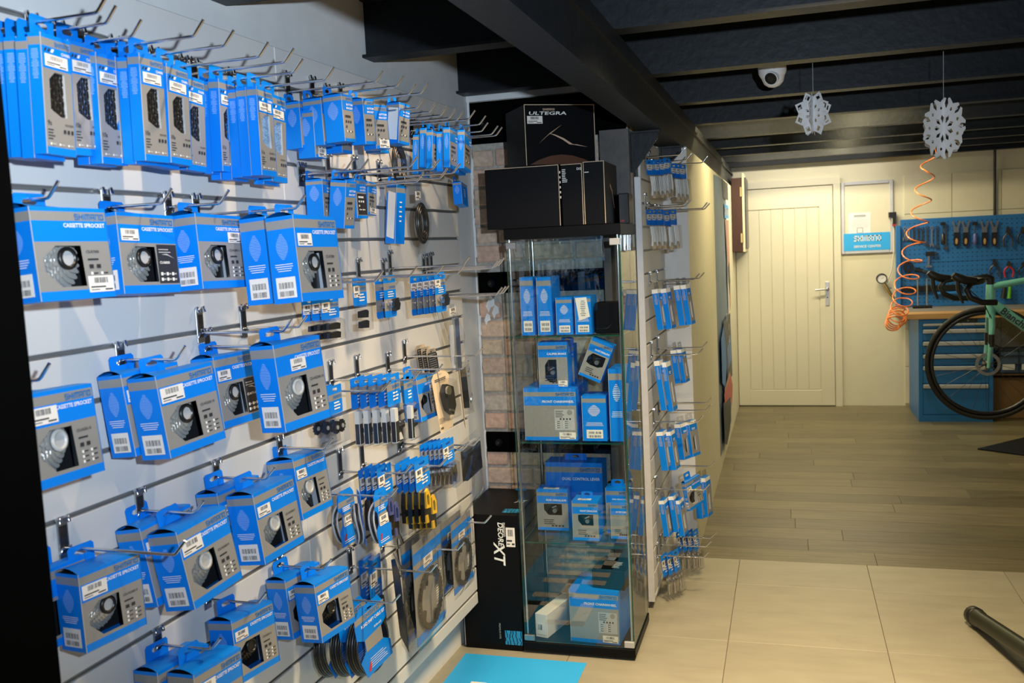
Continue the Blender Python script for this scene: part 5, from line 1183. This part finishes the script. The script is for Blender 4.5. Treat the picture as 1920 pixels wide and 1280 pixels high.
bp([(.15,.21),(.75,.23),(.97,.16),(.85,.09),(.70,.14),(.2,.17)],RED,.021); bp([(.2,.225),(.7,.245),(.72,.225),(.2,.21)],SKIN,.022); bp([(.08,.185),(.66,.155),(.80,.10),(.62,.02),(.30,-.0),(.12,.03)],PDARK,.020)
part('picture_print',mb,t)
mb=MB(); mb.word(FB,W_*.58,H_*.868,H_*.028,W_*.36,WHITE,'l',.024); mb.text(FB,'"JE',W_*.50,H_*.46,.07,WHITE,'l',True,None,.0225); mb.text(FB,'M',W_*.68,H_*.41,.07,WHITE,'l',True,None,.0225); mb.text(FB,'AZ',W_*.68,H_*.36,.07,WHITE,'l',True,None,.0225); part('lettering',mb,t)
a=at_y(1357,335,8.35); b=at_y(1393,472,8.35); 
t=thing('wall_cupboard','dark red-brown wooden wall cupboard seen from its side, above the white door','cupboard',I4)
mb=MB(); mb.bev(-.452,b.x,8.35,8.37,b.z,a.z,WOODR,.003); mb.box(-.452,b.x,8.37,8.86,b.z,b.z+.02,WOODR); mb.box(-.452,b.x,8.37,8.86,a.z-.02,a.z,WOODR); mb.box(-.452,-.44,8.37,8.86,b.z,a.z,WOODR); mb.box(-.452,b.x,8.84,8.858,b.z,a.z,WOODR); part('carcass',mb,t)
mb=MB(); mb.bev(b.x+.002,b.x+.022,8.345,8.86,b.z-.002,a.z+.035,CREAM,.003); mb.box(b.x+.022,b.x+.034,8.36,8.84,b.z+.03,a.z,DSTEEL); part('cupboard_door',mb,t)
for z in (a.z-.12,b.z+.12): mb=MB(); mb.box(b.x-.014,b.x+.004,8.343,8.35,z-.04,z+.04,BRASS); mb.tube([(b.x+.002,8.343,z-.04),(b.x+.002,8.343,z+.04)],.005,BRASS,6); part('hinge',mb,t)

# ================================================================ POSTER FRAME, GAUGE, HOSE
a=at_y(1576,342,YB-.02); b=at_y(1676,473,YB-.02); w,h=b.x-a.x,a.z-b.z
t=thing('poster_frame','silver snap frame with a blue service sign strip on the back wall','frame',front((a.x+b.x)/2,YB-.024,b.z))
F=Ffront(w); fw=.032
mb=MB(); mb.fq(F,fw,w-fw,fw,h-fw,CREAMD,-.010); part('backing',mb,t)
for nm,(p,q,r_,s) in dict(l=(0,fw,0,h),r=(w-fw,w,0,h),t=(fw,w-fw,h-fw,h),b=(fw,w-fw,0,fw)).items():
    mb=MB(); mb.bev(p-w/2,q-w/2,0,.022,r_,s,EDGEALU,.006); part('frame_bar',mb,t)
mb=MB(); mb.prism(F,[(fw+.03,fw+.15),(fw+.215,fw+.15),(fw+.215,h*.57),(fw+.03,h*.57)],-.009,-.008,PAPER); mb.lines(F,fw+.05,fw+.2,h*.50,h*.55,1,GREYPL,3,.6,True,-.007); mb.lines(F,fw+.05,fw+.2,h*.36,h*.48,6,GREYPL,5,.12,True,-.007); mb.ring(F,[(fw+.1,h*.29),(fw+.15,h*.29),(fw+.15,h*.36),(fw+.1,h*.36)],[[(fw+.103,h*.292),(fw+.147,h*.292),(fw+.147,h*.357),(fw+.103,h*.357)]],DARK,-.007); part('paper_notice',mb,t)
mb=MB(); mb.fq(F,fw-.012,w-fw+.0,fw-.004,fw+.150,MATBLUE,.0015); part('sign_strip',mb,t)
mb=MB(); mb.word(F,w*.5,fw+.078,.050,w*.52,WHITE,'c',.003); mb.text(F,'SERVICE CENTER',w*.5,fw+.022,.030,WHITE,'c',True,w*.52,.003); part('lettering',mb,t)
g=at_y(1653,522,8.80)
t=thing('air_gauge','round black air pressure gauge with brass fittings on the wall left of the tool board','gauge',front(g.x,8.80,g.z))
A=Matrix.Rotation(PI/2,4,'X')
mb=MB(); mb.lathe([(.044,-.02),(.046,0),(.046,.018),(.038,.022),(.038,.012)],BLKPL,20,A); part('rim',mb,t)
mb=MB(); F=Face((0,0,0),(1,0,0),(0,0,1),(0,-1,0)); mb.prism(F,disc(.037,18),.010,.0125,PAPER); part('dial',mb,t)
mb=MB(); mb.prism(F,[(-.004,-.004),(.024,.018),(.004,.004)],.013,.014,DARK); part('needle',mb,t)
p=[at_y(*q,8.80)-g-Vector((0,8.80,0))+Vector((0,8.80,0)) for q in ((1657,530),(1663,540),(1670,552),(1677,560))]
p=[Vector((q.x,0,q.z)) for q in p]
mb=MB(); mb.tube(p,[.012,.018,.015,.012],BRASS,8); mb.tube([p[1]+Vector((-.02,0,.01)),p[1]+Vector((.04,0,.0))],.009,STEEL,6); part('fitting',mb,t)
q=[at_y(*k,8.82) for k in ((1672,404),(1676,430),(1676,470),(1672,505),(1663,530))]
mb=MB(); mb.tube([(k.x,8.82,k.z) for k in q],.006,CREAM,6); thing('air_tube','thin pale air tube running down the wall to the gauge','tube',I4,None,mb)
mb=MB(); k=at_y(1673,402,8.83); mb.box(k.x-.03,k.x+.03,8.80,8.86,k.z-.025,k.z+.02,BLKPL); mb.box(k.x+.0,k.x+.025,8.80,8.85,k.z-.085,k.z-.025,RED if False else BLKPL); mb.box(k.x+.0,k.x+.025,8.797,8.85,k.z-.10,k.z-.085,RED)
thing('air_valve','small black air valve with red tip at the right edge of the poster frame','valve',I4,None,mb)
# orange coiled hose hanging from the ceiling
cl=[(1745,292),(1738,322),(1731,362),(1725,402),(1718,440),(1711,476),(1704,508),(1698,535),(1694,556),(1690,572),(1684,585),(1679,597)]
C3=[at_y(a,b,8.00) for a,b in cl]
rr=[.050,.058,.066,.070,.075,.080,.085,.085,.080,.075,.068,.062]; pitch=[.185,.18,.175,.165,.15,.135,.12,.10,.085,.065,.055,.05]
path=[]; ph=0.0
for i in range(len(C3)-1):
    L=(C3[i+1]-C3[i]).length; n=max(6,int(L/pitch[i]*16))
    for j in range(n):
        f=j/n; c=C3[i].lerp(C3[i+1],f); r_=rr[i]*(1-f)+rr[i+1]*f; ph+=2*PI*(L/pitch[i])/n
        tilt=min(1,i/9)
        path.append(Vector((c.x+r_*math.cos(ph),c.y+r_*math.sin(ph)*(1-.3*tilt),c.z+r_*.9*math.sin(ph)*tilt*.8)))
for k in range(72):
    a=ph+2*PI*k/18; f=k/72; c=C3[-1]+Vector((.02-.05*f,-.03*f,.02-.07*f)); rr_=.075-.022*f; path.append(Vector((c.x+rr_*math.cos(a),c.y+.02*math.sin(3*a),c.z+rr_*.95*math.sin(a))))
path=[Vector((C3[0].x,C3[0].y,2.388))]+path
mb=MB(); mb.tube(path,.0052,ORANGE,7); thing('coiled_hose','orange coiled air hose hanging from the ceiling by the tool board','hose',I4,None,mb)

# ================================================================ WORKBENCH AND TOOLS
a=at_y(1697,600,8.12); 
ztop=at_y(1760,587,8.12).z; zbot=at_y(1760,598,8.12).z
t=thing('workbench_top','long beech workbench top on the blue drawer cabinet','worktop',front(a.x,8.12,zbot))
mb=MB(); mb.bev(0,2.1,0,.74,0,ztop-zbot,BEECH,.004); part('board',mb,t)
mb=MB(); mb.box(.05,2.1,.20,.735,ztop-zbot+.0002,ztop-zbot+.003,BENCHGREY); part('grey_mat',mb,t)
p=at_z(1723,790,0); q=at_z(1861,790,0); dy=p.y
x0,x1=p.x,q.x; w=x1-x0
t=thing('drawer_cabinet','blue steel drawer cabinet with grey handle strips under the workbench','cabinet',front((x0+x1)/2,dy,0))
mb=MB(); H_=zbot-.001
mb.bev(-w/2,w/2,.02,.62,0,H_,BENCHBLUE,.003); mb.box(-w/2,-w/2+.03,0,.02,0,H_,BENCHBLUE); mb.box(w/2-.03,w/2,0,.02,0,H_,BENCHBLUE); mb.box(-w/2+.03,w/2-.03,0,.02,0,.055,BENCHBLUE); mb.box(-w/2+.03,w/2-.03,0,.02,H_-.035,H_,BENCHBLUE); part('body',mb,t)
zz=[at_y(1740,y_,dy).z for y_ in (606,617,640,664,686,720,778)]
for i in range(6):
    zt,zb_=zz[i],zz[i+1]+.006
    mb=MB(); mb.bev(-w/2+.032,w/2-.032,.002,.02,zb_,zt,BENCHBLUE,.002); dr=part('drawer',mb,t)
    h=MB(); hh=min(.035,(zt-zb_)*.55); h.bev(-w/2+.034,w/2-.034,-.014,.003,zt-hh,zt-.003,GREYPL,.005); part('handle_strip',h,dr)
mb=MB(); mb.box(.02,.16,-.001,.001,H_-.034,H_-.004,DARK); mb.prism(Face((.09,0,H_-.018),(1,0,0),(0,0,1),(0,-1,0)),disc(.008,10),.001,.006,CHROME); part('lock_plate',mb,t)
# tool board
a=at_y(1688,412,8.80); b=at_y(1690,578,8.80); z0=ztop+.004; z1=a.z
t=thing('tool_board','blue perforated tool board on the back wall over the workbench','board',front(a.x,8.80,z0))
wB=3.15-a.x; hB=z1-z0
for i in range(2):
    mb=MB(); mb.bev(0,wB,0,.014,hB*.5*i+(.002 if i else 0),hB*.5*(i+1),BENCHBLUE,.003); part('board_panel',mb,t)
mb=MB(); mb.bev(-.04,-.004,-.06,.01,0,hB-.05,BENCHBLUE,.003); part('side_flange',mb,t)
mb=MB(); FH=Face((0,0,0),(1,0,0),(0,0,1),(0,-1,0)); st=.038; nx=int(wB/st); nz=int(hB/st)
for i in range(1,nx):
    for j in range(1,nz):
        x,z=i*st,j*st; mb.add([FH.p(x-.0045,z-.0045,.0006),FH.p(x+.0045,z-.0045,.0006),FH.p(x+.0045,z+.0045,.0006),FH.p(x-.0045,z+.0045,.0006)],[(0,1,2,3)],DARK)
part('holes',mb,t,stuff=True)
TY=8.786; TG='tools on the blue board'
def tool(px,py0,py1,build,name,lab,cat='tool'):
    a=at_y(px,py0,TY); b=at_y(px,py1,TY); h=a.z-b.z; r=thing(name,lab,cat,front(a.x,TY,b.z),TG); build(r,h)
FT0=Face((0,0,0),(1,0,0),(0,0,1),(0,-1,0))
def wrench(m):
    def f(r,h):
        g=MB(); g.prism(FT0,[(-.006,.03),(.006,.03),(.007,h-.03),(-.007,h-.03)],.002,.007,m)
        g.prism(FT0,[(-.007,.032),(-.016,.018),(-.015,0),(-.007,-.002),(-.005,.012),(.005,.012),(.007,-.002),(.015,0),(.016,.018),(.007,.032)],.001,.008,m); part('shaft',g,r)
        g=MB(); g.ring(FT0,disc(.014,14,0,h-.018),[disc(.008,12,0,h-.018)],m,.009,.008); part('ring_end',g,r)
    return f
def coneplier(r,h):
    g=MB(); g.prism(FT0,[(-.02,h*.52),(.02,h*.52),(.02,h*.70),(.035,h*.98),(.02,h),(.006,h*.76),(-.006,h*.76),(-.02,h),(-.035,h*.98),(-.02,h*.70)],.002,.009,STEEL); part('jaws',g,r)
    g=MB(); g.prism(FT0,[(-.018,0),(.018,0),(.022,h*.2),(.02,h*.54),(-.02,h*.54),(-.022,h*.2)],.001,.016,BLKPL); hd=part('grip',g,r)
    g=MB(); g.prism(FT0,[(.010*math.cos(a),h*.19+.026*math.sin(a)) for a in [2*PI*i/12 for i in range(12)]],.016,.0175,BEECH); part('inlay',g,hd)
def driver(m):
    def f(r,h):
        g=MB(); g.lathe([(.016,h*.0),(.018,h*.2),(.014,h*.45),(.010,h*.5)],m,10,Matrix.Translation((0,-.018,0))); part('handle',g,r)
        g=MB(); g.tube([(0,-.018,h*.5),(0,-.018,h*.9)],.005,DSTEEL,6); g.box(-.02,.02,-.026,-.004,h*.86,h,BLKPL); part('shaft',g,r)
    return f
def pliers(m):
    def f(r,h):
        g=MB(); g.prism(FT0,[(-.012,h*.62),(.012,h*.62),(.016,h*.72),(.008,h),(-.008,h),(-.016,h*.72)],.003,.014,DSTEEL); part('jaws',g,r)
        for s in (-1,1): g=MB(); g.tube([(s*.005,-.009,h*.66),(s*.030,-.009,h*.5),(s*.036,-.009,h*.3),(s*.028,-.009,0)],.0075,m,7); part('handle',g,r)
    return f
c=lambda x,y:(1640+x*.1875,380+y*.1875)
for i,(x,y0,y1,m) in enumerate(((298,235,378,STEEL),(342,235,378,STEEL),(390,235,400,DSTEEL),(435,235,400,DSTEEL),(478,240,400,DSTEEL),(523,225,440,CHROME),(570,230,440,STEEL),(622,225,455,CHROME),(710,225,472,CHROME))):
    p0=c(x,y0); p1=c(x,y1); tool(p0[0],p0[1],p1[1],wrench(m),'wrench','%s wrench on the tool board, %s from the left'%('bright' if m!=DSTEEL else 'dark',ORD[i]))
p0=c(680,195);p1=c(680,415); tool(p0[0],p0[1],p1[1],driver(DSTEEL),'screwdriver','thin dark driver between the two rightmost wrenches')
for i,x in enumerate((815,908,1097,1195)):
    p0=c(x,180);p1=c(x,432); tool(p0[0],p0[1],p1[1],coneplier,'cone_tool','forked steel tool with black inlaid grip, %s of four'%ORD[i])
p0=c(1000,190);p1=c(1000,420); tool(p0[0],p0[1],p1[1],driver(PURPLE),'screwdriver','driver with dark handle in the middle of the four forked tools')
for x,y0,y1,m,l in ((1330,235,445,DSTEEL,'dark pliers high on the board, right of the forked tools'),(1475,240,410,BLKPL,'dark pliers at the right edge of the board'),(1195,560,740,DSTEEL,'slim dark pliers behind the handlebar'),(1340,580,745,RED,'pliers with red handles on the lower board'),(1485,590,720,BLKPL,'black pliers at the lower right edge of the board')):
    p0=c(x,y0);p1=c(x,y1); tool(p0[0],p0[1],p1[1],pliers(m),'pliers',l)
def chaintool(r,h):
    g=MB(); g.prism(FT0,[(-.03,0),(.018,0),(.018,.015),(.0,.02),(.004,h),(-.018,h),(-.014,.02),(-.03,.015)],.004,.016,STEEL); part('frame',g,r)
    g=MB(); g.ring(FT0,disc(.022,14,.045,h*.8),[disc(.013,12,.045,h*.8)],DSTEEL,.018,.012); g.box(-.03,.04,-.02,-.004,h*.7,h*.98,BLKPL); part('clamp',g,r)
p0=c(545,485);p1=c(545,645); tool(p0[0],p0[1],p1[1],chaintool,'clamp_tool','steel clamp tool with ring below the long wrenches')
def spool(r,h):
    g=MB(); g.ring(FT0,disc(h/2,18,0,h/2),[disc(h*.25,14,0,h/2)],BLKPL,.022,.02); part('wheel',g,r)
    g=MB(); g.tube([(.0,-.012,.0),(.01,-.02,-.05)],.006,BLKPL,6); part('stem',g,r)
p0=c(335,590);p1=c(335,690); tool(p0[0],p0[1],p1[1],spool,'round_tool','round black tool hanging at the left of the lower board')
def torch(r,h):
    g=MB(); g.tube([(-.03,-.02,h*.6),(.03,-.025,h*.3),(.055,-.04,.0)],[.02,.018,.014],BLKPL,8); part('body',g,r); g=MB(); g.prism(FT0,disc(.014,10,.04,h*.3),.03,.045,CHROME); part('head',g,r)
p0=c(440,640);p1=c(440,700); tool(p0[0],p0[1],p1[1],torch,'black_tool','small black tool with chrome head behind the orange hose')
a=at_y(*c(268,835),TY); b=at_y(*c(870,850),TY); mb=MB(); mb.bev(a.x,b.x,TY-.016,TY+.0135,b.z-.02,a.z,BLKPL,.003); thing('tool_rail','black horizontal tool rail along the bottom of the blue board','rail',I4,None,mb)
for x,x2,l in ((430,430,'left'),(522,522,'right')):
    a=at_y(*c(x,760),8.62); t=thing('hex_key','T-handle hex key standing on the bench, %s of two'%l,'tool',front(a.x,8.62,ztop+.0035),'hex keys')
    mb=MB(); mb.tube([(0,0,.02),(0,0,a.z-ztop)],.006,CHROME,6); part('shaft',mb,t); mb=MB(); mb.tube([(-.04,0,.014),(.04,0,.014)],.013,BLKPL,8); part('handle',mb,t)
a=at_y(*c(1360,830),8.70); t=thing('green_tool','black tool with bright green grip hanging behind the bicycle frame','tool',front(a.x,8.765,a.z-.11)); mb=MB(); mb.tube([(0,0,.0),(.01,0,.11)],[.018,.012],GREEN,8); part('grip',mb,t); mb=MB(); mb.tube([(-.045,0,.0),(-.03,0,.1)],[.022,.016],BLKPL,8); part('body',mb,t)
mb=MB(); a=at_y(*c(720,910),8.72); mb.tube([(a.x-.09,8.775,a.z),(a.x+.1,8.775,a.z)],[.014,.018],BENCHBLUE,8); thing('blue_driver','blue handled driver lying low before the tool board','tool',I4,None,mb)
# under the bench, right of the drawers
x2=x1+.02
for i,(xa,xb,zc,l) in enumerate(((x2,x2+.46,.33,'left'),(x2+.48,x2+.96,.345,'right'))):
    t=thing('cardboard_box','brown cardboard box on the floor under the bench, %s of two'%l,'box',front((xa+xb)/2,8.30,0.0005),'cardboard boxes under the bench'); wd=(xb-xa)
    mb=MB(); mb.bev(-wd/2,wd/2,0,.40,0,zc,CBOARD,.004); part('carton',mb,t); mb=MB(); mb.box(-wd/2,-.004,0,.4,zc+.0005,zc+.004,CBOARD); mb.box(.004,wd/2,0,.4,zc+.0005,zc+.004,CBOARD); part('flaps',mb,t)
t=thing('wire_basket','dark blue wire basket with white labels under the bench behind the wheel','basket',front(x2+.32,8.22,.38))
mb=MB()
for i in range(5): mb.tube([(-.28+.14*i,0,0),(-.28+.14*i,0,.21)],.005,PDARK,5)
for z in (0,.07,.14,.21): mb.tube([(-.28,0,z),(.28,0,z)],.005,PDARK,5); mb.tube([(-.28,0,z),(-.28,.3,z)],.005,PDARK,5); mb.tube([(.28,0,z),(.28,.3,z)],.005,PDARK,5)
part('wires',mb,t); mb=MB(); mb.box(-.27,.27,.02,.3,.005,.17,PNAVY); part('lining',mb,t)
for i in range(4): mb=MB(); mb.box(-.26+.14*i,-.17+.14*i,-.008,-.005,.03,.075,PAPER); part('label_card',mb,t)
mb=MB(); mb.box(x2,3.1,8.25,8.86,.36,.375,CBOARD); thing('bench_shelf','brown shelf board under the workbench carrying the wire basket','shelf',I4,None,mb)

# ================================================================ BICYCLE in the workshop
BY=6.20; hub=at_y(1850,681,BY); RW_=.334
bk=thing('bicycle','celeste green road bicycle with black drop handlebar held up before the workbench','bicycle',front(hub.x,BY,hub.z))
def wheel(cx,cz,nm):
    mb=MB(); mb.tube([(cx+RW_*math.cos(a),0,cz+RW_*math.sin(a)) for a in [2*PI*i/48 for i in range(48)]],.0145,RUBBER,10,True); tr=part('tyre',mb,bk)
    mb=MB(); mb.tube([(cx+(RW_-.026)*math.cos(a),0,cz+(RW_-.026)*math.sin(a)) for a in [2*PI*i/48 for i in range(48)]],.012,BLKPL,8,True); rm=part('rim',mb,bk)
    mb=MB()
    for i in range(24):
        a=2*PI*i/24; a2=a+(.6 if i%2 else -.6); s=.03*(1 if i%4<2 else -1); mb.tube([(cx+.02*math.cos(a2),s,cz+.02*math.sin(a2)),(cx+(RW_-.03)*math.cos(a),0,cz+(RW_-.03)*math.sin(a))],.0012,DSTEEL,4)
    part('spokes',mb,bk,True); mb=MB(); mb.tube([(cx,-.05,cz),(cx,-.032,cz),(cx,.032,cz),(cx,.05,cz)],[.014,.020,.020,.014],BLKPL,12); part('hub',mb,bk)
    mb=MB(); F=Face((cx,-.04,cz),(1,0,0),(0,0,1),(0,-1,0)); mb.ring(F,disc(.07,24),[disc(.052,20)],STEEL,.001,.002)
    for i in range(6): a=2*PI*i/6; mb.add([F.p(.012*math.cos(a),.012*math.sin(a)),F.p(.055*math.cos(a+.3),.055*math.sin(a+.3)),F.p(.055*math.cos(a+.42),.055*math.sin(a+.42)),F.p(.014*math.cos(a+.5),.014*math.sin(a+.5))],[(0,1,2,3)],DSTEEL)
    part('disc_rotor',mb,bk)
wheel(0,0,'front'); wheel(.985,.0,'rear')
def loc(px,py,y=BY): p=at_y(px,py,y); return Vector((p.x-hub.x,y-BY,p.z-hub.z))
crown=loc(1857,590); hb=loc(1857,563); ht=loc(1857,533)
for s in (-1,1):
    mb=MB(); mb.tube([crown+Vector((0,s*.035,.01)),crown+Vector((0,s*.052,-.06)),Vector((.012,s*.054,.12)),Vector((0,s*.052,-.02))],[.017,.018,.015,.010],CELESTE,10); fk=part('fork_blade',mb,bk)
    mb=MB(); q=crown.lerp(Vector((0,0,0)),.50); mb.tube([Vector((q.x+.006,s*.0535,q.z+.035)),Vector((q.x+.006,s*.0535,q.z-.04))],.0185,BLKPL,10); part('black_band',mb,fk)
mb=MB(); mb.tube([crown+Vector((0,0,-.012)),hb,ht],[.030,.028,.024],CELESTE,12); mb.tube([crown+Vector((0,-.05,-.01)),crown+Vector((0,.05,-.01))],.020,CELESTE,10); part('head_tube',mb,bk)
bb_=Vector((.56,0,-.06)); st=Vector((.42,0,.50))
mb=MB(); mb.tube([ht+Vector((.0,0,-.015)),ht.lerp(st,.5)+Vector((0,0,.01)),st],[.022,.018,.016],CELESTE,10); part('top_tube',mb,bk)
d0=hb+Vector((.0,0,-.01)); mb=MB(); mb.tube([d0,d0.lerp(bb_,.5),bb_],[.030,.030,.028],CELESTE,12); dt=part('down_tube',mb,bk)
dv=(bb_-d0).normalized(); up=Vector((-dv.z,0,dv.x)); up=up if up.z>0 else -up
mb=MB(); mb.text(Face(d0+dv*.075+Vector((0,-.030,0)),dv,up,(0,-1,0)),'Bianchi',0,-.020,.058,DARK,'l',True,None,.0012); o=part('lettering',mb,dt)
mb=MB(); mb.tube([bb_,st,st+Vector((-.03,0,.1))],[.020,.017,.014],CELESTE,10); part('seat_tube',mb,bk)
for s in (-1,1):
    mb=MB(); mb.tube([bb_+Vector((0,s*.02,0)),Vector((.985,s*.06,0))],.011,CELESTE,8); part('chain_stay',mb,bk); mb=MB(); mb.tube([st+Vector((0,s*.015,-.08)),Vector((.985,s*.06,0))],.008,CELESTE,8); part('seat_stay',mb,bk)
mb=MB(); mb.tube([st+Vector((-.03,0,.1)),st+Vector((-.05,0,.25))],.013,BLKPL,8); part('seat_post',mb,bk)
mb=MB(); mb.tube([st+Vector((-.16,0,.255)),st+Vector((-.05,0,.265)),st+Vector((.10,0,.27))],[.02,.035,.065],BLKPL,8); part('saddle',mb,bk)
mb=MB(); F=Face(bb_+Vector((0,-.045,0)),(1,0,0),(0,0,1),(0,-1,0)); mb.gear(F,0,0,.10,46,-.003,.001,DSTEEL,.005); part('chainring',mb,bk)
mb=MB(); mb.tube([bb_+Vector((0,-.06,0)),bb_+Vector((.12,-.062,-.12))],[.016,.012],BLKPL,8); part('crank',mb,bk)
mb=MB(); mb.tube([ht,ht+Vector((0,0,.035)),ht+Vector((-.02,0,.045)),ht+Vector((-.10,0,.035))],[.022,.024,.020,.018],BLKPL,10); part('stem',mb,bk)
bc=ht+Vector((-.10,0,.035))
RB=Matrix.Rotation(rad(11),3,'Z')
for s in (-1,1):
    p=[bc,bc+Vector((-.005,s*.16,.0)),bc+Vector((-.03,s*.20,-.002)),bc+Vector((-.09,s*.205,-.012)),bc+Vector((-.115,s*.208,-.05)),bc+Vector((-.095,s*.212,-.095)),bc+Vector((-.03,s*.215,-.125)),bc+Vector((.05,s*.215,-.128))]
    p=[RB@(k-ht)+ht for k in p]; mb=MB(); mb.tube(p,.0175,BLKPL,9); hb2=part('handlebar_half',mb,bk)
    mb=MB(); mb.tube([RB@(k-ht)+ht for k in (bc+Vector((-.06,s*.207,.0)),bc+Vector((-.12,s*.207,.006)),bc+Vector((-.175,s*.207,.03)),bc+Vector((-.19,s*.207,.045)))],[.021,.026,.025,.015],BLKPL,9); lv=part('brake_hood',mb,bk)
    mb=MB(); mb.tube([RB@(k-ht)+ht for k in (bc+Vector((-.165,s*.207,.012)),bc+Vector((-.160,s*.207,-.05)),bc+Vector((-.135,s*.207,-.125)))],[.012,.014,.007],BLKPL,7); part('brake_lever',mb,lv)
mb=MB(); mb.tube([bc+Vector((-.08,-.2,-.02)),ht+Vector((-.05,-.06,-.10)),crown+Vector((.0,-.055,-.03))],.003,BLKPL,6); part('cable',mb,bk)
# repair stand holding the bicycle: post out of frame, base plate on the floor
t=thing('repair_stand','black repair stand with flat base plate on the wooden floor holding the bicycle','stand',front(1.62,7.15,0))
pts=[at_z(1833,843,0),at_z(1925,806,0),at_z(1925,858,0)]
mb=MB(); q=[Vector((p.x-1.62,p.y-7.15,0)) for p in pts]; c4=[q[0],q[2]+Vector((.15,-.05,0)),q[2]+Vector((.5,.25,0)),q[1]+Vector((.4,.2,0))]
mb.add([(v.x,v.y,.0005) for v in c4]+[(v.x,v.y,.010) for v in c4],[(3,2,1,0),(4,5,6,7),(0,1,5,4),(1,2,6,5),(2,3,7,6),(3,0,4,7)],BLKPAINT); part('base_plate',mb,t)
mb=MB(); px_=hub.x+.46-1.62; mb.tube([(.32,.0,.01),(.32,.0,1.15)],.022,BLKPL,10); part('stand_post',mb,t)
mb=MB(); mb.tube([(.32,.0,1.10),(hub.x+.40-1.62,BY-7.15,hub.z+.66)],.018,BLKPL,8); part('clamp_arm',mb,t)
# dark tube leaning in from the lower right
p0=at_z(1824,1152,.040); p1=at_z(1990,1262,.13)
mb=MB(); dirv=(p1-p0); mb.tube([p0,p0+dirv*.10,p0+dirv*.12,p0+dirv*1.5],[.034,.034,.031,.031],OLIVE,14)
mb2=MB(); mb2.lathe([(.022,-.006),(.036,0),(.037,.04),(.033,.042)],BLKPL,14,Matrix.Translation(p0)@dirv.to_track_quat('Z','Y').to_matrix().to_4x4())
t=thing('stand_leg','dark olive metal tube with black end cap over the stone tiles at lower right','tube',I4); part('tube',mb,t); part('end_cap',mb2,t)

# ================================================================ CEILING THINGS: camera, paper snowflakes
a=at_y(1449,140,4.05)
t=thing('dome_camera','white dome security camera under the ceiling joists','camera',front(a.x,4.05,a.z,-25,12))
mb=MB(); mb.lathe([(.050,.055),(.056,.045),(.056,.01),(.050,-.004),(.047,-.008)],PAPER,20); part('housing',mb,t)
mb=MB(); mb.lathe([(.002,-.052),(.022,-.047),(.038,-.034),(.046,-.012),(.048,.004)],PAPER,20); dm=part('dome',mb,t)
mb=MB(); F=Face((.012,-.036,-.008),(1,0,0),(0,-.35,.94),(0,-.94,-.35)); mb.prism(F,disc(.029,20),-.004,.012,PAPER); mb.prism(F,disc(.025,20),.012,.0135,BLKPL); mb.prism(F,disc(.012,14),.0135,.016,DSTEEL); part('lens',mb,t)
mb=MB(); mb.tube([(0,.01,.05),(0,.01,.33)],.014,BLKPL,8); part('bracket',mb,t)
def flake(cx,cy,Y,Rr,kind,lab,angs,pyt):
    c=at_y(cx,cy,Y); tp=at_y(cx,pyt,Y); t=thing('paper_snowflake',lab,'decoration',front(c.x,Y,c.z),'paper snowflakes')
    for k,ya in enumerate(angs):
        M=Matrix.Rotation(rad(ya),3,'Z'); F=Face((0,0,0),M@Vector((1,0,0)),(0,0,1),M@Vector((0,-1,0))); mb=MB(); n=8 if kind=='star' else 9
        for i in range(n):
            a=2*PI*(i+.5)/n; ca,sa=math.cos(a),math.sin(a); P=lambda r,q:(Rr*(r*ca-q*sa),Rr*(r*sa+q*ca)); hwd=math.tan(PI/n)
            if kind=='star':
                o=[P(0,0),P(.45,-.45*hwd),P(.68,-.30),P(1.0,0),P(.68,.30),P(.45,.45*hwd)]
                mb.ring(F,o,[[P(.60,0),P(.74,-.15),P(.86,0),P(.74,.15)],[P(.22,0),P(.34,-.07),P(.44,0),P(.34,.07)]],PAPER,0,.0006)
            else:
                o=[P(0,0),P(.62,-.62*hwd),P(.80,-.20),P(.95,-.30),P(1.0,-.22),P(.93,-.08),P(.88,0),P(.93,.08),P(1.0,.22),P(.95,.30),P(.80,.20),P(.62,.62*hwd)]
                mb.ring(F,o,[[P(.18,0),P(.36,-.08),P(.48,0),P(.36,.08)],[P(.62,0),P(.68,-.07),P(.76,0),P(.68,.07)]],PAPER,0,.0006)
        part('paper_layer',mb,t)
    mb=MB(); mb.tube([(0,0,Rr*.9),(0,0,tp.z-c.z)],.0011,GREYPL,5); part('thread',mb,t)
flake(1525,213,3.66,.082,'star','white paper snowflake with pointed diamond petals, left of the two',(32,-48,80),118)
flake(1769,241,3.66,.105,'round','white paper snowflake with rounded cut-out edges, right of the two',(44,-58),96)
